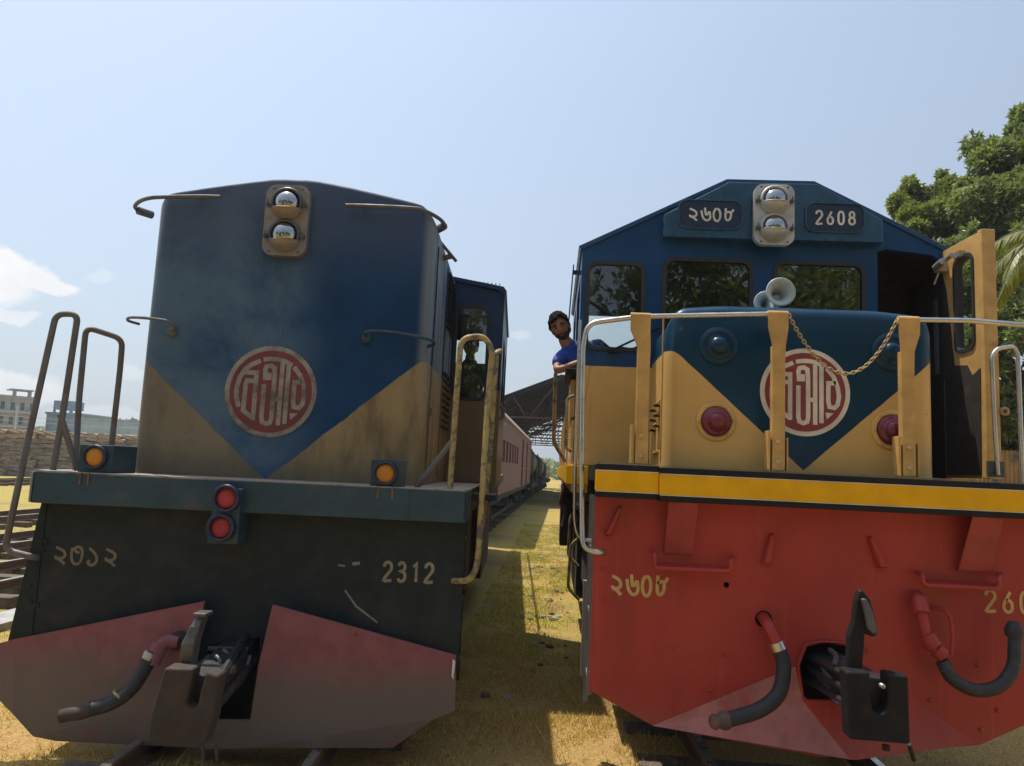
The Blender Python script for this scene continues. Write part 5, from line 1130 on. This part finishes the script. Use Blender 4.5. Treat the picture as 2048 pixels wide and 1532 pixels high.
# slim post standing by the track in the distance
pp = atZ(1112, 962, 0.0); MB().tube([(pp.x, 40, 0), (pp.x*40/max(pp.y, 1), 40, 3.9)], .05, 8).build('utility_post', 'concrete2'); o = bpy.data.objects['utility_post']; tag(o, 'slim pale post in the distance between the two trains', 'post')
# ------------------------------------------------------------------ stacked timber
def pile():
    protos = []
    for v in range(6):
        bm = bmesh.new(); bmesh.ops.create_cube(bm, size=1); bmesh.ops.subdivide_edges(bm, edges=bm.edges[:], cuts=2, use_grid_fill=True)
        for q in bm.verts: q.co += Vector([mnoise.noise(q.co*2.2+Vector((v*7, k*5, 0))) for k in range(3)])*.16
        me = bpy.data.meshes.new('timber_sleeper'); bm.to_mesh(me); bm.free(); me.materials.append(MATS['pile_wood' if v < 4 else 'pile_wood2']); protos.append(me)
    a, b = Vector((-34.5, 44, 0)), Vector((-23.5, 47, 0)); d = (b-a).normalized(); ang = math.atan2(d.y, d.x); Ln = (b-a).length; rows = 10; hgt = .255; n = 0
    for r in range(rows+1):
        top = r >= rows-1; x = random.uniform(-.5, .2)
        lim = Ln*(1.0 if r < rows-1 else .72)
        while x < lim:
            l = random.uniform(.55, .9) if top else random.uniform(.7, 1.25)
            o = bpy.data.objects.new('timber_sleeper', protos[(random.choice((4, 5)) if top else random.randrange(4))]); COL.objects.link(o)
            o.location = a+d*(x+l/2)+Vector((0, random.uniform(-.12, .12), .13+r*hgt+random.uniform(-.02, .02))); o.scale = (l*1.05, random.uniform(.9, 1.2), hgt*random.uniform(.92, 1.1)); o.rotation_euler = (random.uniform(-.05, .05), random.uniform(-.045, .045), ang+random.uniform(-.06, .06))
            tag(o, 'rough weathered timber stacked in the long pile beyond the tracks', 'timber', 'stacked timber sleepers'); x += l; n += 1
    print('timbers', n)
pile()
# ------------------------------------------------------------------ distant buildings
def building(name, label, p0, p1, depth, z1, wall, wins=None, extra=None):
    """front wall from p0 to p1 (ground points), windows = list of (u0,u1,z0,z1)"""
    d = (p1-p0); ln = d.length; ang = math.atan2(d.y, d.x); r = empty(name, p0, ang); tag(r, label, 'building')
    wins = wins or []
    MB().prism([(0, 0), (ln, 0), (ln, z1), (0, z1)], [[(a, c), (b, c), (b, e), (a, e)] for a, b, c, e in wins], 0, .25).build('wall', wall, r)
    MB().box(0, .25, .26, depth, 0, z1).box(ln-.25, ln, .26, depth, 0, z1).box(.26, ln-.26, depth-.25, depth, 0, z1).box(.3, ln-.3, 1.2, 1.3, 0, z1).build('wall', wall, r)
    MB().box(-.2, ln+.2, -.2, depth+.1, z1+.003, z1+.35).build('roof', wall, r)
    for a, b, c, e in wins[:90]: MB().box(a+.01, b-.01, .12, .16, c+.01, e-.01).build('window', 'win_dark', r)
    return r, ln
def gp(px, Y): p = atY(px, 900, Y); return Vector((p.x, Y, 0))
def zat(px, py, Y): return atY(px, py, Y).z
Y = 110; a, b = gp(-60, Y), gp(62, Y+6); zt_ = zat(20, 792, Y); ln = (b-a).length; W_ = []
for fl in range(3):
    for kx in range(6): x = .5+kx*ln/6; W_.append((x, x+ln/6*.42, zt_-1.9-fl*2.3, zt_-.7-fl*2.3))
bd, _ = building('apartment_block', 'grey unfinished concrete block with balconies at the far left', a, b, 9, zt_, 'concrete', W_)
for fl in range(4): MB().box(-.1, ln+.1, -1.1, -.21, zt_-2.4-fl*2.3, zt_-2.2-fl*2.3).build('balcony', 'concrete2', bd)
MB().box(ln*.55, ln*.95, .5, 4, zt_+1.3, zt_+1.5).box(ln*.6, ln*.66, 1, 1.4, zt_+.36, zt_+1.29).box(ln*.86, ln*.92, 1, 1.4, zt_+.36, zt_+1.29).build('roof_canopy', 'concrete', bd)
Y = 120; a, b = gp(85, Y), gp(153, Y); bd, ln = building('blue_building', 'pale blue building with a square water tower on its roof', a, b, 10, zat(100, 828, Y), 'bluewall', [(1.0, 1.7, 3.3, 4.0), (.8, 1.5, 1.2, 2.2), (3.9, 4.6, 4.3, 4.9)])
z1 = zat(100, 828, Y); z2 = zat(110, 800, Y); MB().box(.3, 3.6, 1, 4.2, z1+.9, z2).box(.3, .6, 1, 1.3, z1+.36, z1+.89).box(3.2, 3.6, 1, 1.3, z1+.36, z1+.89).box(1.6, 2.2, 1, 1.3, z1+.36, z1+.89).build('water_tank', 'bluewall', bd)
Y = 105; a, b = gp(150, Y), gp(330, Y); W_ = [(1.2+k*1.1, 1.9+k*1.1, 1.9, 2.7) for k in range(10)]
bd, ln = building('long_building', 'long low grey blue building behind the timber stack', a, b, 12, zat(200, 842, Y), 'bluewall2', W_)
# utility wires far left
m = MB()
for z in (4.6, 5.2): m.tube([(-90, 100, z+1), (-60, 96, z+.2), (-30, 92, z+.8)], .03, 4)
m.tube([(-74, 98, 0), (-74, 98, 7.2)], .14, 6); o = m.build('utility_pole', 'concrete2'); tag(o, 'distant utility pole carrying two sagging wires at the far left', 'utility pole')
# rusty sheet fence on the right
f0, f1 = atY(1930, 900, 15), atY(2300, 900, 13.2); d = Vector((f1.x-f0.x, f1.y-f0.y, 0)); ln = d.length; r = empty('sheet_fence', (f0.x, f0.y, 0), math.atan2(d.y, d.x)); tag(r, 'patched fence of rusty corrugated sheets under the trees on the right', 'fence')
x = 0; zf = zat(2010, 905, 14.5)
while x < ln:
    w = random.uniform(.45, .8); n = 14; vs = []; h_ = zf+random.uniform(-.06, .05)
    for kx in range(n+1): u = x+w*kx/n; yy = .02*math.sin(kx*PI); yy = .018*(1 if kx % 2 else -1); vs += [(u, yy, 0), (u, yy, h_)]
    MB().add(vs, [(2*kx, 2*kx+2, 2*kx+3, 2*kx+1) for kx in range(n)]).build('sheet', 'rusty_sheet', r); x += w*.98
# ------------------------------------------------------------------ trees
def leaf_cloud(name, clumps, twigs, leaf, mat='leaves', parent=None, dark=(.085, .125, .06), tip=(.27, .32, .14), per=8, hang=.5):
    c = np.array([k[:3] for k in clumps]); rr = np.array([k[3] for k in clumps]); w = rr**2; w /= w.sum()
    ci = rng.choice(len(clumps), twigs, p=w); dv = rng.normal(size=(twigs, 3)); dv /= np.linalg.norm(dv, axis=1)[:, None]
    rad = rr[ci]*(.45+.58*rng.random(twigs)**.45); P = c[ci]+dv*rad[:, None]*np.array([1, 1, .82])
    nb = np.array([mnoise.noise(Vector(p)*1.1) for p in P]); keep = nb > -.13; P, dv, ci, nb = P[keep], dv[keep], ci[keep], nb[keep]; t = len(P)
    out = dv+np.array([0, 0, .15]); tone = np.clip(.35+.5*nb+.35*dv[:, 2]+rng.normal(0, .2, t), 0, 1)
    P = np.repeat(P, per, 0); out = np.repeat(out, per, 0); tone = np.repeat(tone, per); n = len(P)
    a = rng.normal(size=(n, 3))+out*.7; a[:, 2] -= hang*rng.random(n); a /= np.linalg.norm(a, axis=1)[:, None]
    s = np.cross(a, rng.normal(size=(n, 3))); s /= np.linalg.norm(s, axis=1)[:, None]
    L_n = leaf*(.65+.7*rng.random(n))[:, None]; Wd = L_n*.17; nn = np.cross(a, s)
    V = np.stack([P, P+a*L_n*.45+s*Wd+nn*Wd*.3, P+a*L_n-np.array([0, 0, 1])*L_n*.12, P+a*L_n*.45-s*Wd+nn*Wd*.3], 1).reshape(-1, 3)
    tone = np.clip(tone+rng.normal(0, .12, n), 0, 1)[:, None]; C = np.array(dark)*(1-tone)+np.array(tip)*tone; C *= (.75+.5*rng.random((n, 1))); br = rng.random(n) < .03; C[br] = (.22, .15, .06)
    return big_mesh(name, V, np.arange(n*4).reshape(-1, 4), mat, parent, cols=np.repeat(C, 4, 0))
def tree(label, base, clumps, twigs, leaf, h, cat='tree', group='trees behind the red locomotive', r0=.28, **kw):
    t = empty('tree', base); tag(t, label, cat, group)
    clumps = list(clumps)+[(c[0]+rng.normal(0, .62)*c[3], c[1]+rng.normal(0, .62)*c[3], c[2]+rng.normal(0, .62)*c[3], c[3]*rng.uniform(.3, .55)) for c in clumps for _ in range(4)]; twigs = int(twigs*1.25); loc = [(c[0]-base[0], c[1]-base[1], c[2]-base[2], c[3]) for c in clumps]
    leaf_cloud('crown', loc, twigs, leaf, parent=t, **kw)
    m = MB(); m.tube(smooth_path([(0, 0, -.1), (.1, .05, h*.4), (-.05, .1, h*.75), (0, 0, h)], 5), r0, 10, radii=None)
    m.v = [(x*(1-.55*max(0, z)/h), y*(1-.55*max(0, z)/h), z) for x, y, z in m.v]
    for c in loc[:14]:
        p = Vector(c[:3]); s0 = Vector((0, 0, min(h*.9, max(h*.35, p.z*.55)))); k = smooth_path([s0, s0.lerp(p, .5)+Vector((0, 0, -.15)), p], 5)
        m.tube(k, .06, 6, radii=[.10-.08*i/(len(k)-1) for i in range(len(k))])
    m.build('trunk', 'bark', t); return t
def C(px, py, Y, rp): p = atY(px, py, Y); return (p.x, p.y, p.z, rp*Y/1480)
A = [C(*k) for k in ((2000, 335, 17, 62), (1972, 300, 17.5, 45), (2070, 300, 17, 66), (2040, 400, 16.5, 70), (1975, 410, 16.5, 62), (2080, 450, 16, 80), (1990, 490, 16, 66), (2050, 560, 15.5, 80), (1960, 470, 17, 50), (2120, 360, 17, 80), (2140, 520, 17, 90), (2060, 250, 18, 34))]
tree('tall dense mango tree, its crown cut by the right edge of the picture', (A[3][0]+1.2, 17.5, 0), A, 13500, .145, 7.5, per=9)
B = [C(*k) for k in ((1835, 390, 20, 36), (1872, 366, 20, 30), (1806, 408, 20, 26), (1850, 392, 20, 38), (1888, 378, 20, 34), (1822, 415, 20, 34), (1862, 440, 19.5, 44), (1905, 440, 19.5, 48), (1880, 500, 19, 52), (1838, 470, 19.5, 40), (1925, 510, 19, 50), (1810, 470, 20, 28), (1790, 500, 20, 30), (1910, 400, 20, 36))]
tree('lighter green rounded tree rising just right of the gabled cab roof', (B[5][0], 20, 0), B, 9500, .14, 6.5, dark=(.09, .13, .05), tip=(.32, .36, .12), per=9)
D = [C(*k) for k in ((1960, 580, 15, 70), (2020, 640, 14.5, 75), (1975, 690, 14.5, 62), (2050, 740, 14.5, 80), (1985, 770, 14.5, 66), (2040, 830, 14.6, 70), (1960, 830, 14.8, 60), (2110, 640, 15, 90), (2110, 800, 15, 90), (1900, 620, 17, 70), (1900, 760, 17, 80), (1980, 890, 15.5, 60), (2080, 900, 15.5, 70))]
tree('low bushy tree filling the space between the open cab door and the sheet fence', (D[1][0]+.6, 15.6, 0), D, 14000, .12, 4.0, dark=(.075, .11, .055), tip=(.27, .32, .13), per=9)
G = [C(*k) for k in ((215, 848, 118, 9), (240, 852, 118, 12), (262, 850, 118, 10), (228, 850, 118, 8))]
tree('small distant tree showing over the long low building', (G[1][0], 118, 0), G, 500, .7, 6, group='distant trees')
# far tree line closing the horizon
far_cl = []
for i in range(70):
    a = math.radians(-62+124*i/69); d_ = 190+14*math.sin(i*1.7); far_cl.append((d_*math.sin(a), d_*math.cos(a), 2.6+1.3*math.sin(i*2.3), 3.4+1.2*math.sin(i*.9)))
for i in range(24):
    far_cl.append((-34+i*2.6, 150+6*math.sin(i), 1.6+.6*math.sin(i*2.1), 2.2))
tag(leaf_cloud('far_wood', far_cl, 15000, 1.1, per=4), 'far belt of trees along the horizon beyond the yard', 'trees', kind='stuff')
# tree line further back on the right and behind the photographer (mirrored in the cab glass; most added to cut sky light)
for i, (x, y, z, r) in enumerate([(-3.5, -15, 9, 3.2), (3.5, -14, 9.5, 3.6), (10, -16, 8.5, 3.6), (-10, -13, 7.5, 4.0), (-16, -8, 6.5, 4.0), (16, -11, 7, 4.0), (0, -11, 5.0, 3.2), (7, -10, 5.0, 3.0), (-7, -9, 4.5, 3.0)]):
    cl = [(x+rng.normal(0, r*.55), y+rng.normal(0, r*.4), z+rng.normal(0, r*.5), r*.45) for _ in range(11)]
    tree('unseen leafy tree behind the camera, mirrored in the cab windows and dimming the sky light', (x, y, 0), cl, 1500, .34, 8, group='trees behind the camera')
def palm(label, base, top, nf, ln, seed, droop=1.0, lw_=.03):
    rs = random.Random(seed); t = empty('coconut_palm', base); tag(t, label, 'palm tree', 'coconut palms'); tp = Vector(top)-Vector(base)
    MB().tube(smooth_path([(0, 0, -.1), tp*.5+Vector((.2, 0, 0)), tp], 6), .14, 10).build('trunk', 'bark', t)
    for f in range(nf):
        az = 2*PI*f/nf+rs.uniform(-.2, .2); el = rs.uniform(.1, 1.1); L0 = ln*rs.uniform(.85, 1.1); pts = []; p = tp.copy(); v = Vector((math.cos(az)*math.cos(el), math.sin(az)*math.cos(el), math.sin(el)))
        for kx in range(22): pts.append(p.copy()); p += v*L0/21; v = (v+Vector((0, 0, -.075*droop*(1+kx*.05)))).normalized()
        V = []; Cc = []; m = MB().tube(pts, .02, 6, radii=[.03-.026*i/21 for i in range(22)])
        for kx in range(2, 21):
            tg = (pts[min(21, kx+1)]-pts[kx-1]).normalized(); sd = tg.cross(Vector((0, 0, 1))).normalized()
            for e in range(4):
                q = pts[kx].lerp(pts[min(21, kx+1)], e/4)
                for sx in (-1, 1):
                    l = ln*.22*math.sin(PI*(kx+1)/23)**.5*rs.uniform(.8, 1.1); dd = (sd*sx*.75+tg*.55+Vector((0, 0, -.55*droop*rs.uniform(.7, 1.3)))).normalized(); e1 = q+dd*l*.5; e2 = e1+(dd+Vector((0, 0, -.9*droop))).normalized()*l*.5; w = tg*lw_*.5
                    V += [q-w, q+w, e1+w*.9, e1-w*.9, e1-w*.9, e1+w*.9, e2+w*.1, e2-w*.1]; g = rs.random(); Cc += [(.10+.14*g, .13+.11*g, .025+.03*g)]*8
        fr = m.build('frond', 'bark', t); big_mesh('leaflets', [tuple(v) for v in V], np.arange(len(V)).reshape(-1, 4), 'palm_leaf', fr, cols=Cc)
tp = atY(2165, 500, 9.5); palm('near coconut palm whose drooping fronds enter at the right edge', (tp.x+.4, 9.8, 0), tp, 16, 1.35, 5, 1.15, .03)
tp = atY(1772, 520, 26); palm('distant coconut palm peeking over the sloping roof of the gabled cab', (tp.x, 26.5, 0), tp, 17, 1.9, 8, .35, .016)
# ------------------------------------------------------------------ humid air
def haze():
    m = bpy.data.materials.new('humid_air'); m.use_nodes = True; nt = m.node_tree; nt.nodes.clear()
    o = nt.nodes.new('ShaderNodeOutputMaterial'); v = nt.nodes.new('ShaderNodeVolumePrincipled'); v.inputs['Color'].default_value = (.90, .95, 1.0, 1)
    v.inputs['Density'].default_value = .0007; v.inputs['Anisotropy'].default_value = .2; nt.links.new(v.outputs[0], o.inputs['Volume']); MATS['humid_air'] = m
    tag(MB().box(-260, 260, -60, 320, -1.5, 30).build('haze', 'humid_air'), 'thin humid haze lying over the railway yard', 'haze', kind='stuff')
haze()
